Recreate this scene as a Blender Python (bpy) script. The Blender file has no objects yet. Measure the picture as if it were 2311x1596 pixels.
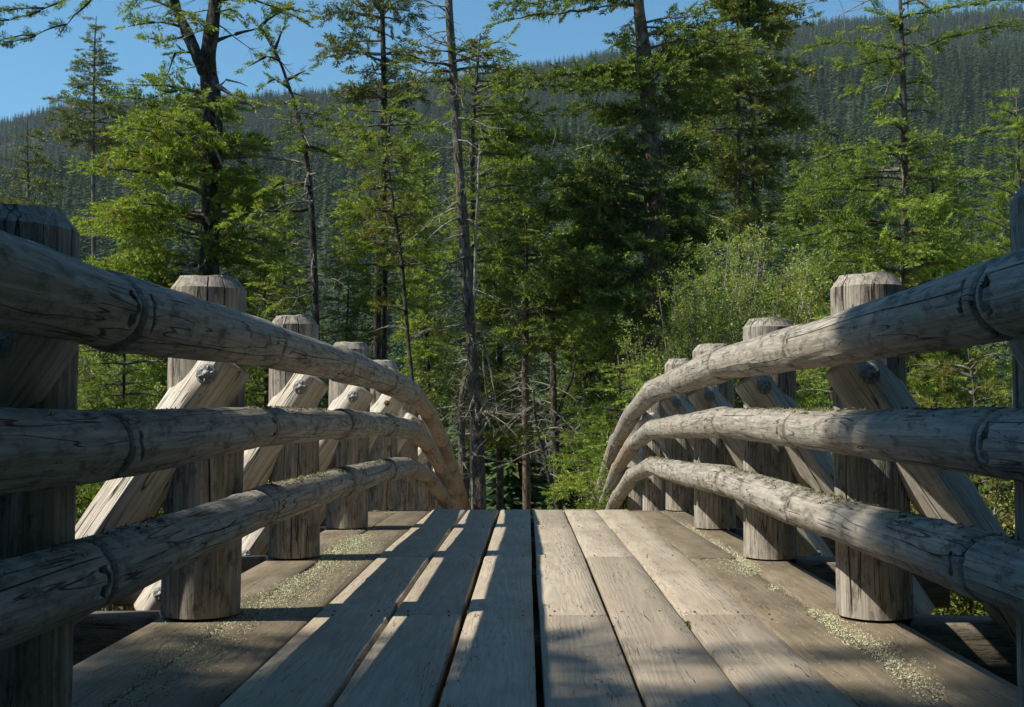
import bpy, math, random
import numpy as np
from mathutils import Vector, Matrix

rng = np.random.default_rng(11)
random.seed(5)
R = math.radians
scene = bpy.context.scene
col = scene.collection

# ------------------------------------------------------------------ camera, sky, sun, exposure
FPX, CX, CY = 2546.0, 1155.5, 798.0          # focal length and centre in a 2311 px wide frame
PITCH, YAW = R(3.24), R(0.78)
EYE = Vector((0, 0, 0.795))
cam_data = bpy.data.cameras.new('camera')
cam = bpy.data.objects.new('camera', cam_data)
col.objects.link(cam)
cam_data.sensor_width = 36.0
cam_data.lens = FPX / 2311.0 * 36.0
cam_data.clip_start = 0.05
cam_data.clip_end = 6000
cam.location = EYE
cam.rotation_euler = (R(90) + PITCH, 0, YAW)
scene.camera = cam
CAMROT = cam.rotation_euler.to_matrix()

SUN_EL, SUN_AZ = R(46.5), R(259.5)            # azimuth clockwise from +Y (the bridge's direction)
world = bpy.data.worlds.new('World')
scene.world = world
world.use_nodes = True
wn = world.node_tree
bg = wn.nodes['Background']
sky = wn.nodes.new('ShaderNodeTexSky')
sky.sky_type = 'NISHITA'
sky.sun_disc = False
sky.sun_elevation = SUN_EL
sky.sun_rotation = SUN_AZ
sky.altitude = 300
sky.air_density = 1.25
sky.dust_density = 0.15
sky.ozone_density = 4.5
tint = wn.nodes.new('ShaderNodeMix'); tint.data_type = 'RGBA'; tint.blend_type = 'MULTIPLY'
tint.inputs[0].default_value = 1.0; tint.inputs[7].default_value = (.72, 1.19, 1.27, 1)     # the photograph's white balance
wn.links.new(sky.outputs[0], tint.inputs[6]); wn.links.new(tint.outputs[2], bg.inputs[0])
bg.inputs[1].default_value = 0.079
sun_data = bpy.data.lights.new('sun', 'SUN')
sun_data.energy = 5.0
sun_data.angle = R(0.53)
sun_data.color = (1.0, 0.92, 0.79)
sun = bpy.data.objects.new('sun', sun_data)
col.objects.link(sun)
TOSUN = Vector((math.sin(SUN_AZ) * math.cos(SUN_EL), math.cos(SUN_AZ) * math.cos(SUN_EL), math.sin(SUN_EL)))
sun.rotation_euler = (-TOSUN).to_track_quat('-Z', 'Y').to_euler()
scene.view_settings.view_transform = 'Standard'
scene.view_settings.look = 'None'
scene.view_settings.gamma = 1
scene.view_settings.use_curve_mapping = False
scene.view_settings.exposure = 0.5
scene.cycles.volume_bounces = 0
scene.cycles.max_bounces = 6
scene.cycles.diffuse_bounces = 3
scene.cycles.transmission_bounces = 3
scene.cycles.transparent_max_bounces = 4


def at(px, py, d):
    """point of the world at distance d along the bridge seen at this place of the 2311 px wide photograph"""
    v = CAMROT @ Vector(((px - CX) / FPX, (CY - py) / FPX, -1.0))
    return EYE + v * (d / v.y)


# ------------------------------------------------------------------ helpers
def mesh_np(name, verts, faces, attrs=None, smooth=False):
    """faces: (n,3) or (n,4) array"""
    me = bpy.data.meshes.new(name)
    verts = np.asarray(verts, np.float32)
    faces = np.asarray(faces, np.int32)
    n, k = faces.shape
    me.vertices.add(len(verts))
    me.vertices.foreach_set('co', verts.ravel())
    me.loops.add(n * k)
    me.loops.foreach_set('vertex_index', faces.ravel())
    me.polygons.add(n)
    me.polygons.foreach_set('loop_start', np.arange(0, n * k, k, dtype=np.int32))
    me.polygons.foreach_set('loop_total', np.full(n, k, np.int32))
    if smooth:
        me.polygons.foreach_set('use_smooth', np.ones(n, bool))
    me.update(calc_edges=True)
    if attrs:
        for an, av in attrs.items():
            a = me.attributes.new(an, 'FLOAT', 'POINT')
            a.data.foreach_set('value', np.asarray(av, np.float32))
    return me


def link(name, me, mat=None, parent=None):
    o = bpy.data.objects.new(name, me)
    col.objects.link(o)
    if mat is not None and me is not None and not me.materials:
        me.materials.append(mat)
    if parent is not None:
        o.parent = parent
    return o


def thing(name, label, cat, loc=(0, 0, 0), group=None):
    o = bpy.data.objects.new(name, None)
    col.objects.link(o)
    o.location = loc
    o.empty_display_size = 0.3
    o['label'] = label
    o['category'] = cat
    if group:
        o['group'] = group
    return o


class Acc:
    """collects tubes and boxes in one mesh of quads and triangles"""
    def __init__(s):
        s.v = []; s.f = []; s.n = 0

    def add(s, v, f):
        v = np.asarray(v, float); f = np.asarray(f, int)
        if f.shape[1] == 3:
            f = np.concatenate([f, f[:, 2:3]], 1)
        s.v.append(v); s.f.append(f + s.n); s.n += len(v)

    def tube(s, pts, rad, k=5, cap=False):
        pts = np.asarray(pts, float); rad = np.asarray(rad, float)
        n = len(pts)
        t = np.gradient(pts, axis=0)
        t /= np.linalg.norm(t, axis=1)[:, None] + 1e-9
        ref = np.array([0, 0, 1.0]) if abs(t[0][2]) < 0.9 else np.array([1.0, 0, 0])
        a = np.cross(t, ref); a /= np.linalg.norm(a, axis=1)[:, None] + 1e-9
        b = np.cross(t, a)
        th = np.arange(k) / k * 2 * np.pi
        ring = pts[:, None, :] + rad[:, None, None] * (np.cos(th)[None, :, None] * a[:, None, :] + np.sin(th)[None, :, None] * b[:, None, :])
        i = np.arange(n - 1)[:, None] * k; j = np.arange(k)[None, :]; j2 = (j + 1) % k
        f = np.stack([i + j, i + j2, i + k + j2, i + k + j], -1).reshape(-1, 4)
        s.add(ring.reshape(-1, 3), f)

    def box(s, c, h, rot=None):
        v = np.array([[x, y, z] for z in (-1, 1) for y in (-1, 1) for x in (-1, 1)], float) * np.array(h)
        if rot is not None:
            v = v @ np.array(rot).T
        s.add(v + np.array(c), [[0, 2, 3, 1], [4, 5, 7, 6], [0, 1, 5, 4], [2, 6, 7, 3], [0, 4, 6, 2], [1, 3, 7, 5]])

    def mesh(s, name, smooth=False, origin=(0, 0, 0)):
        v = np.concatenate(s.v) - np.array(origin); f = np.concatenate(s.f)
        me = bpy.data.meshes.new(name)
        deg = f[:, 2] == f[:, 3]
        q = f[~deg]; t = f[deg][:, :3]
        me.vertices.add(len(v)); me.vertices.foreach_set('co', v.astype(np.float32).ravel())
        me.loops.add(q.size + t.size)
        me.loops.foreach_set('vertex_index', np.concatenate([q.ravel(), t.ravel()]).astype(np.int32))
        me.polygons.add(len(q) + len(t))
        st = np.concatenate([np.arange(len(q)) * 4, len(q) * 4 + np.arange(len(t)) * 3]).astype(np.int32)
        tot = np.concatenate([np.full(len(q), 4), np.full(len(t), 3)]).astype(np.int32)
        me.polygons.foreach_set('loop_start', st); me.polygons.foreach_set('loop_total', tot)
        if smooth:
            me.polygons.foreach_set('use_smooth', np.ones(len(q) + len(t), bool))
        me.update(calc_edges=True)
        return me


class SineNoise:
    def __init__(s, dim, freqs, seed):
        r = np.random.default_rng(seed)
        s.w = []
        for f in freqs:
            for _ in range(4):
                d = r.normal(size=dim); d /= np.linalg.norm(d)
                s.w.append((d * f * r.uniform(.7, 1.3), r.uniform(0, 6.28), 1.0 / f ** .8))
        s.tot = sum(w[2] for w in s.w) * .5

    def __call__(s, p):
        out = 0
        for d, ph, a in s.w:
            out = out + a * np.sin(p @ d + ph)
        return out / s.tot


# ------------------------------------------------------------------ materials
class NT:
    def __init__(s, name):
        s.m = bpy.data.materials.new(name); s.m.use_nodes = True
        s.t = s.m.node_tree; s.t.nodes.clear()
        s.out = s.t.nodes.new('ShaderNodeOutputMaterial')

    def n(s, kind, **kw):
        nd = s.t.nodes.new('ShaderNode' + kind)
        for k, v in kw.items():
            if k.startswith('i_'):
                nd.inputs[k[2:].replace('_', ' ')].default_value = v
            else:
                setattr(nd, k, v)
        return nd

    def l(s, a, b):
        s.t.links.new(a, b)

    def coord(s, kind='Object', scale=(1, 1, 1), loc=None):
        tc = s.n('TexCoord'); mp = s.n('Mapping')
        s.l(tc.outputs[kind], mp.inputs[0]); mp.inputs['Scale'].default_value = scale
        if loc is not None:
            s.l(loc, mp.inputs['Location'])
        return mp.outputs[0]

    def noise(s, vec, scale=1.0, detail=3.0, rough=0.55, dist=0.0):
        nd = s.n('TexNoise'); s.l(vec, nd.inputs['Vector'])
        nd.inputs['Scale'].default_value = scale; nd.inputs['Detail'].default_value = detail
        nd.inputs['Roughness'].default_value = rough; nd.inputs['Distortion'].default_value = dist
        return nd.outputs['Fac']

    def ramp(s, fac, stops, interp='LINEAR'):
        nd = s.n('ValToRGB'); nd.color_ramp.interpolation = interp
        e = nd.color_ramp.elements
        while len(e) < len(stops):
            e.new(0.5)
        for el, (p, c) in zip(e, stops):
            el.position = p
            el.color = (c, c, c, 1) if isinstance(c, (int, float)) else (*c, 1)
        s.l(fac, nd.inputs[0])
        return nd.outputs[0]

    def math(s, op, a, b=None, clamp=False):
        nd = s.n('Math', operation=op, use_clamp=clamp)
        for i, x in enumerate((a, b)):
            if x is None:
                continue
            if isinstance(x, (int, float)):
                nd.inputs[i].default_value = x
            else:
                s.l(x, nd.inputs[i])
        return nd.outputs[0]

    def mix(s, fac, a, b, blend='MIX'):
        nd = s.n('Mix', data_type='RGBA', blend_type=blend)
        for sock, x in ((nd.inputs[0], fac), (nd.inputs[6], a), (nd.inputs[7], b)):
            if isinstance(x, (int, float)):
                sock.default_value = x
            elif isinstance(x, tuple):
                sock.default_value = (*x, 1)
            else:
                s.l(x, sock)
        return nd.outputs[2]

    def bump(s, h, strength=.5, dist=.01, normal=None):
        nd = s.n('Bump'); s.l(h, nd.inputs['Height'])
        nd.inputs['Strength'].default_value = strength; nd.inputs['Distance'].default_value = dist
        if normal is not None:
            s.l(normal, nd.inputs['Normal'])
        return nd.outputs[0]

    def surf(s, color, rough=.8, normal=None, spec=.3, metal=0):
        p = s.n('BsdfPrincipled')
        for sock, x in ((p.inputs['Base Color'], color), (p.inputs['Roughness'], rough)):
            if isinstance(x, (int, float)):
                sock.default_value = x
            elif isinstance(x, tuple):
                sock.default_value = (*x, 1)
            else:
                s.l(x, sock)
        p.inputs['Specular IOR Level'].default_value = spec
        p.inputs['Metallic'].default_value = metal
        if normal is not None:
            s.l(normal, p.inputs['Normal'])
        s.l(p.outputs[0], s.out.inputs[0])
        return s.m

    def randloc(s, k=37.0):
        oi = s.n('ObjectInfo'); c = s.n('CombineXYZ')
        for i, m in enumerate((k, k * 1.7, k * 2.3)):
            s.l(s.math('MULTIPLY', oi.outputs['Random'], m), c.inputs[i])
        return c.outputs[0], oi.outputs['Random']


def log_material(name, dark, light, lichen=.5, warm=(.30, .20, .12), crackd=.85, moss=0.0, warmth=.35, blotch=.8):
    """weathered peeled log, its length along local Z"""
    t = NT(name)
    loc, rnd = t.randloc()
    tc = t.n('TexCoord')
    va = t.n('VectorMath', operation='ADD'); t.l(tc.outputs['Object'], va.inputs[0]); t.l(loc, va.inputs[1])

    def mp(sc):
        m = t.n('Mapping'); t.l(va.outputs[0], m.inputs[0]); m.inputs['Scale'].default_value = sc
        return m.outputs[0]
    grain = t.noise(mp((70, 70, 3.0)), 1, 4, .6, .3)
    fine = t.noise(mp((190, 190, 14)), 1, 2, .6)
    big = t.noise(mp((4, 4, 2.2)), 1, 4, .6)
    mid = t.noise(mp((22, 22, 9)), 1, 5, .7, .1)
    base = t.mix(t.ramp(grain, [(.3, 0.0), (.72, 1.0)]), dark, light)
    base = t.mix(t.math('MULTIPLY', t.ramp(big, [(.42, 0.0), (.68, 1.0)]), warmth), base, warm)
    base = t.mix(t.math('MULTIPLY', t.ramp(mid, [(.50, 0.0), (.66, 1.0)]), blotch), base, tuple(c * .42 for c in dark))
    # drying checks: thin lines along the grain
    cr = t.noise(mp((24, 24, 1.1)), 1, 1.5, .5, .1)
    line = t.math('ABSOLUTE', t.math('SUBTRACT', cr, .5))
    keep = t.ramp(t.noise(mp((5, 5, 4)), 1, 2), [(.42, 0.0), (.52, 1.0)])
    cm = t.math('MULTIPLY', t.ramp(line, [(.0, 1.0), (.006, .85), (.011, 0.0)]), keep)
    cr2 = t.noise(mp((60, 60, 3.6)), 1, 1.5, .5, .15)
    cm2 = t.math('MULTIPLY', t.ramp(t.math('ABSOLUTE', t.math('SUBTRACT', cr2, .47)), [(.0, 1.0), (.008, 0.0)]),
                 t.ramp(t.noise(mp((9, 9, 5)), 1, 2), [(.5, 0.0), (.6, 1.0)]))
    crk = t.math('MAXIMUM', cm, t.math('MULTIPLY', cm2, .8))
    base = t.mix(t.math('MULTIPLY', crk, crackd), base, (.012, .010, .008))
    # crustose lichen flecks
    v = t.n('TexVoronoi', feature='F1'); t.l(mp((58, 58, 42)), v.inputs['Vector'])
    v.inputs['Randomness'].default_value = 1
    geo = t.n('NewGeometry'); sx = t.n('SeparateXYZ'); t.l(geo.outputs['Normal'], sx.inputs[0])
    up = t.ramp(sx.outputs[2], [(.30, .12), (.95, 1.0)])
    patch = t.ramp(t.noise(mp((6, 6, 4)), 1, 4, .6), [(.40, 0.0), (.58, 1.0)])
    spot = t.ramp(v.outputs['Distance'], [(.20, 1.0), (.38, 0.0)])
    lf = t.math('MULTIPLY', t.math('MULTIPLY', spot, patch), t.math('MULTIPLY', t.math('ADD', up, .35), lichen), clamp=True)
    base = t.mix(lf, base, (.46, .47, .38))
    if moss > 0:
        mm = t.math('MULTIPLY', t.ramp(sx.outputs[2], [(.55, 0.0), (.9, 1.0)]), t.ramp(t.noise(mp((22, 22, 15)), 1, 4), [(.42, 0.0), (.58, moss)]))
        base = t.mix(mm, base, (.05, .05, .028))
    h = t.math('ADD', t.math('MULTIPLY', grain, .35), t.math('MULTIPLY', fine, .12))
    h = t.math('SUBTRACT', h, t.math('MULTIPLY', crk, 1.3))
    h = t.math('ADD', h, t.math('MULTIPLY', mid, .5))
    h = t.math('ADD', h, t.math('MULTIPLY', lf, .35))
    return t.surf(base, .85, t.bump(h, .8, .008), .2)


M_RAIL = log_material('weathered_rail_wood', (.21, .195, .17), (.48, .445, .39), 1.25, moss=.5, warmth=.25, warm=(.30, .22, .14))
M_RAILWARM = log_material('tan_rail_wood', (.23, .185, .14), (.42, .35, .27), .15, warm=(.36, .25, .16), warmth=.7, blotch=.3)
M_POST = log_material('post_wood', (.17, .155, .13), (.52, .48, .42), .7, warm=(.27, .22, .16), warmth=.3)
M_BRACE = log_material('brace_wood', (.40, .365, .31), (.74, .70, .62), .35, warm=(.42, .32, .21), warmth=.3, blotch=.3)
M_BEAM = log_material('beam_wood', (.10, .085, .065), (.22, .19, .15), .8)


def plank_material(name, dark, light, stain, lichen, cathedral=.4):
    """deck board, its length along local Y"""
    t = NT(name)
    loc, rnd = t.randloc(23.0)
    tc = t.n('TexCoord')
    va = t.n('VectorMath', operation='ADD'); t.l(tc.outputs['Object'], va.inputs[0]); t.l(loc, va.inputs[1])

    def mp(sc, src=va.outputs[0]):
        m = t.n('Mapping'); t.l(src, m.inputs[0]); m.inputs['Scale'].default_value = sc
        return m.outputs[0]
    grain = t.noise(mp((150, 4.5, 40)), 1, 5, .7, .15)
    # cathedral figure: rings cut lengthwise make nested arches along the board
    sx0 = t.n('SeparateXYZ'); t.l(tc.outputs['Object'], sx0.inputs[0])
    off = t.math('MULTIPLY', t.math('SUBTRACT', rnd, .5), .16)
    xq = t.math('DIVIDE', t.math('ADD', sx0.outputs[0], off), .15)
    wob = t.math('MULTIPLY', t.noise(mp((5, 1.4, 1)), 1, 3, .55), 9.0)
    ph = t.math('ADD', t.math('ADD', t.math('MULTIPLY', t.math('MULTIPLY', xq, xq), 30.0), t.math('MULTIPLY', sx0.outputs[1], 7.0)), t.math('MULTIPLY', wob, 1.6))
    rings = t.math('POWER', t.math('ADD', t.math('MULTIPLY', t.math('SINE', ph), .5), .5), 1.6)
    g = t.math('ADD', t.math('MULTIPLY', grain, .84), t.math('MULTIPLY', rings, .12))
    base = t.mix(t.ramp(g, [(.20, 0.0), (.80, 1.0)]), dark, light)
    hue = t.math('MULTIPLY', t.math('SUBTRACT', rnd, .5), .30)
    hs = t.n('HueSaturation'); t.l(base, hs.inputs['Color']); t.l(t.math('ADD', hue, 1.0), hs.inputs['Value'])
    base = hs.outputs[0]
    big = t.noise(mp((5, 1.7, 1)), 1, 5, .65)
    base = t.mix(t.math('MULTIPLY', t.ramp(big, [(.42, 0.0), (.66, 1.0)]), .65), base, stain)
    # short checks along the grain
    cr = t.noise(mp((48, 2.6, 8)), 1, 1.5, .5, .12)
    keep = t.ramp(t.noise(mp((6, 2.2, 1)), 1, 3), [(.45, 0.0), (.55, 1.0)])
    ck = t.math('MULTIPLY', t.ramp(t.math('ABSOLUTE', t.math('SUBTRACT', cr, .5)), [(.0, 1.0), (.009, 0.0)]), keep)
    base = t.mix(t.math('MULTIPLY', ck, .8), base, (.02, .017, .014))
    v = t.n('TexVoronoi', feature='F1'); t.l(mp((42, 30, 10)), v.inputs['Vector'])
    sp = t.ramp(v.outputs['Distance'], [(.10, 1.0), (.24, 0.0)])
    pt = t.ramp(t.noise(mp((3.2, 2.4, 1)), 1, 5, .7), [(.47, 0.0), (.62, 1.0)])
    lf = t.math('MULTIPLY', t.math('MULTIPLY', sp, pt), lichen, clamp=True)
    base = t.mix(lf, base, (.52, .52, .40))
    dirt = t.ramp(t.noise(mp((60, 40, 1)), 1, 2), [(.70, 0.0), (.76, 1.0)])
    base = t.mix(t.math('MULTIPLY', dirt, .75), base, (.04, .03, .022))
    h = t.math('ADD', t.math('MULTIPLY', grain, .45), t.math('MULTIPLY', rings, .16))
    h = t.math('SUBTRACT', h, t.math('MULTIPLY', ck, 1.2))
    h = t.math('ADD', h, t.math('MULTIPLY', big, .3))
    h = t.math('ADD', h, t.math('MULTIPLY', lf, .5))
    return t.surf(base, .8, t.bump(h, .7, .005), .25)


M_PLANK = plank_material('deck_board', (.265, .225, .17), (.48, .42, .33), (.27, .22, .16), .22)
M_PLANKOUT = plank_material('edge_board', (.13, .105, .070), (.28, .23, .16), (.09, .072, .045), 1.3)


def simple(name, c1, c2, scale=6, rough=.8, bump=.3, metal=0, kind='Object', spec=.3, stretch=(1, 1, 1)):
    t = NT(name)
    n1 = t.noise(t.coord(kind, stretch), scale, 5, .6)
    return t.surf(t.mix(t.ramp(n1, [(.35, 0.0), (.65, 1.0)]), c1, c2), rough, t.bump(n1, bump, .02), spec, metal)


M_METAL = simple('galvanised_iron', (.22, .225, .23), (.44, .45, .45), 60, .68, .3, .45)
M_RUST = simple('rusty_iron', (.10, .055, .03), (.26, .13, .06), 60, .8, .3)


def bark_material(name, c1, c2, c3):
    t = NT(name)
    v = t.coord('Object', (16, 16, 4.5))
    n1 = t.noise(v, 1.6, 5, .65, .6)
    n2 = t.noise(t.coord('Object', (7, 7, 3.5)), 1, 5, .7)
    base = t.mix(t.ramp(n1, [(.38, 0.0), (.62, 1.0)]), c1, c2)
    base = t.mix(t.math('MULTIPLY', t.ramp(n2, [(.50, 0.0), (.64, 1.0)]), .7), base, c3)
    return t.surf(base, .9, t.bump(n1, .9, .05), .15)


BARK_DARK = bark_material('dark_furrowed_bark', (.012, .010, .008), (.082, .072, .060), (.17, .165, .14))
BARK_GREY = bark_material('grey_bark', (.040, .034, .028), (.17, .15, .125), (.26, .25, .21))
BARK_RED = bark_material('reddish_bark', (.05, .032, .022), (.22, .15, .105), (.30, .26, .20))
BRANCH = bark_material('lichened_branch_bark', (.060, .052, .042), (.21, .19, .155), (.30, .31, .24))
DEADWOOD = bark_material('bleached_dead_wood', (.16, .14, .11), (.40, .37, .31), (.36, .38, .29))


def foliage_material(name, dark, mid, tip, trans=.28, brown=0.0):
    t = NT(name)
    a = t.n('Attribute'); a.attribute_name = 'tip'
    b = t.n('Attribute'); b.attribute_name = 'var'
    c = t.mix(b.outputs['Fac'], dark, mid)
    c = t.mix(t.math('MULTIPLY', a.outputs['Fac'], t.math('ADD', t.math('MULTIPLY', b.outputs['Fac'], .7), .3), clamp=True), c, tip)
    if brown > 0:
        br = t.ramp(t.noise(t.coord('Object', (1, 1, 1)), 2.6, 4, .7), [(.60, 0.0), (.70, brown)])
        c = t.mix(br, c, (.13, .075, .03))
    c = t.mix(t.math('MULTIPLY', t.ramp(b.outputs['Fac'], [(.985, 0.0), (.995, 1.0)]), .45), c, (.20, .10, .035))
    d = t.n('BsdfPrincipled'); t.l(c, d.inputs['Base Color'])
    d.inputs['Roughness'].default_value = .55; d.inputs['Specular IOR Level'].default_value = .35
    tr = t.n('BsdfTranslucent')
    t.l(t.mix(1.0, c, (.98, 1.0, .42), 'MULTIPLY'), tr.inputs[0])
    ms = t.n('MixShader'); ms.inputs[0].default_value = trans
    t.l(d.outputs[0], ms.inputs[1]); t.l(tr.outputs[0], ms.inputs[2])
    t.l(ms.outputs[0], t.out.inputs[0])
    return t.m


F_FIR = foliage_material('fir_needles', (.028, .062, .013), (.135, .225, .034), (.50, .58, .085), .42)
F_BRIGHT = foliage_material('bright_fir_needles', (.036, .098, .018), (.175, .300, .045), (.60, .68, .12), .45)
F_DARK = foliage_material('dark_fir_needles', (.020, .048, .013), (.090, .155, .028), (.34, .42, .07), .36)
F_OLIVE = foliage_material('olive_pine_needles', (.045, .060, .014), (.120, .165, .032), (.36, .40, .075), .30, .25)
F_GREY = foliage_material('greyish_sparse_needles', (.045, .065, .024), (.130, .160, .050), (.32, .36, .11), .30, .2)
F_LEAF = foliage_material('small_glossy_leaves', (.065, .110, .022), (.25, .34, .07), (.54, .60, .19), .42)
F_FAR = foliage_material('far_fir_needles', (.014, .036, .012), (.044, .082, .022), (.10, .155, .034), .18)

# ------------------------------------------------------------------ terrain
RIDGE = [(-400, 330), (0, 292), (100, 262), (250, 246), (400, 236), (600, 232), (800, 222), (1000, 205), (1250, 165), (1500, 112),
         (1700, 75), (1850, 58), (2150, 38), (2311, 24), (2700, 5)]
HILL_D = 1300.0


def ridge_tan(u):
    """elevation of the ridge for a direction x/y"""
    px = 1190 + u * FPX
    return (942 - np.interp(px, [a for a, _ in RIDGE], [b for _, b in RIDGE])) / FPX


bumps = SineNoise(2, [.012, .03, .07], 4)
nearb = SineNoise(2, [.25, .6, 1.3], 9)
crag = SineNoise(2, [.006, .011], 6)


def ground_z(x, y):
    x = np.asarray(x, float); y = np.asarray(y, float)
    # near banks and the gully that the bridge crosses
    gul = np.exp(-(x / 4.2) ** 2)
    z = -0.9 - 3.2 * gul - 0.02 * np.clip(np.abs(x) - 4, 0, 40)
    z = z + .22 * nearb(np.stack([x, y], -1)) * np.clip((np.abs(x) - 2) / 3, 0.2, 1)
    z = z + .75 * np.exp(-((x + 5.6) / 2.3) ** 2 - ((y - 12.5) / 3.5) ** 2)
    s = np.clip((y - 24) / 50, 0, 1); s = s * s * (3 - 2 * s)
    z = z * (1 - s) + (-9.0) * s
    h = np.clip((y - 130) / (HILL_D - 130), 0, 1.0)
    u = x / np.maximum(y, 60)
    top = HILL_D * ridge_tan(u) + 9
    prof = .80 * h ** 1.12 + .20 * (h * h * (3 - 2 * h))
    b = bumps(np.stack([x, y], -1)) * 16 * np.sin(np.pi * np.clip(h, 0, 1)) + crag(np.stack([x, y], -1)) * 26 * np.sin(np.pi * np.clip(h, 0, 1))
    z = z + top * prof + b
    beyond = np.clip((y - HILL_D) / 600, 0, 1)
    z = z - beyond * 160
    back = np.clip((-y - 30) / 200, 0, 1)
    return z + back * 6


def terrain():
    ys = np.concatenate([np.linspace(-300, -12, 16), np.arange(-10, 46, .8), np.geomspace(46, 130, 26)[1:], np.linspace(134, HILL_D, 100), np.linspace(HILL_D + 60, HILL_D + 700, 8)])
    us = np.linspace(-1, 1, 161)
    wid = np.interp(ys, [-300, 0, 45, 130, 1300, 2000], [260, 32, 45, 130, 1000, 1500])
    X = us[None, :] ** 1 * wid[:, None]
    Y = np.repeat(ys[:, None], len(us), 1)
    Z = ground_z(X, Y)
    v = np.stack([X, Y, Z], -1).reshape(-1, 3)
    n, k = X.shape
    i = np.arange(n - 1)[:, None] * k; j = np.arange(k - 1)[None, :]
    f = np.stack([i + j, i + j + 1, i + k + j + 1, i + k + j], -1).reshape(-1, 4)
    me = mesh_np('ground', v, f, smooth=True)
    t = NT('forest_ground')
    c = t.coord('Object')
    n1 = t.noise(c, .35, 6, .65); n2 = t.noise(c, 5, 5, .7); n3 = t.noise(c, .02, 5, .6)
    base = t.mix(t.ramp(n2, [(.35, 0.0), (.65, 1.0)]), (.035, .040, .018), (.10, .095, .040))
    base = t.mix(t.ramp(n1, [(.46, 0.0), (.58, 1.0)]), base, (.36, .26, .09))
    geo = t.n('NewGeometry'); sx = t.n('SeparateXYZ'); t.l(geo.outputs['Position'], sx.inputs[0])
    far = t.ramp(t.math('DIVIDE', sx.outputs[1], 200.0), [(.2, 0.0), (.5, 1.0)])
    fb = t.mix(t.ramp(n3, [(.62, 0.0), (.72, 1.0)]), (.030, .045, .020), (.17, .15, .11))
    base = t.mix(far, base, fb)
    m = t.surf(base, .95, t.bump(n2, .6, .1), .1)
    o = link('ground', me, m)
    o['kind'] = 'structure'


terrain()

# ------------------------------------------------------------------ the bridge
Y0, S = 2.72, 1.9
NODE_N = list(range(-4, 12))
DZ = {-4: -.06, -3: -.02, -2: 0, -1: 0, 0: 0, 1: 0, 2: 0, 3: -.018, 4: -.042, 5: -.225, 6: -.56, 7: -.98, 8: -1.44, 9: -1.90, 10: -2.35, 11: -2.75}


def ny(n):
    return Y0 + S * n


def deck_z(y):
    return float(np.interp(y, [ny(n) for n in NODE_N], [DZ[n] for n in NODE_N]))


bridge = thing('wooden_footbridge', 'arched wooden footbridge of weathered log rails, posts and lengthwise deck planks', 'footbridge')


def frame_from(p0, p1, up=Vector((0, 0, 1))):
    z = (p1 - p0).normalized()
    x = up.cross(z)
    if x.length < 1e-3:
        x = Vector((1, 0, 0))
    x.normalize(); y = z.cross(x)
    m = Matrix((x, y, z)).transposed().to_4x4()
    m.translation = p0
    return m


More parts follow.
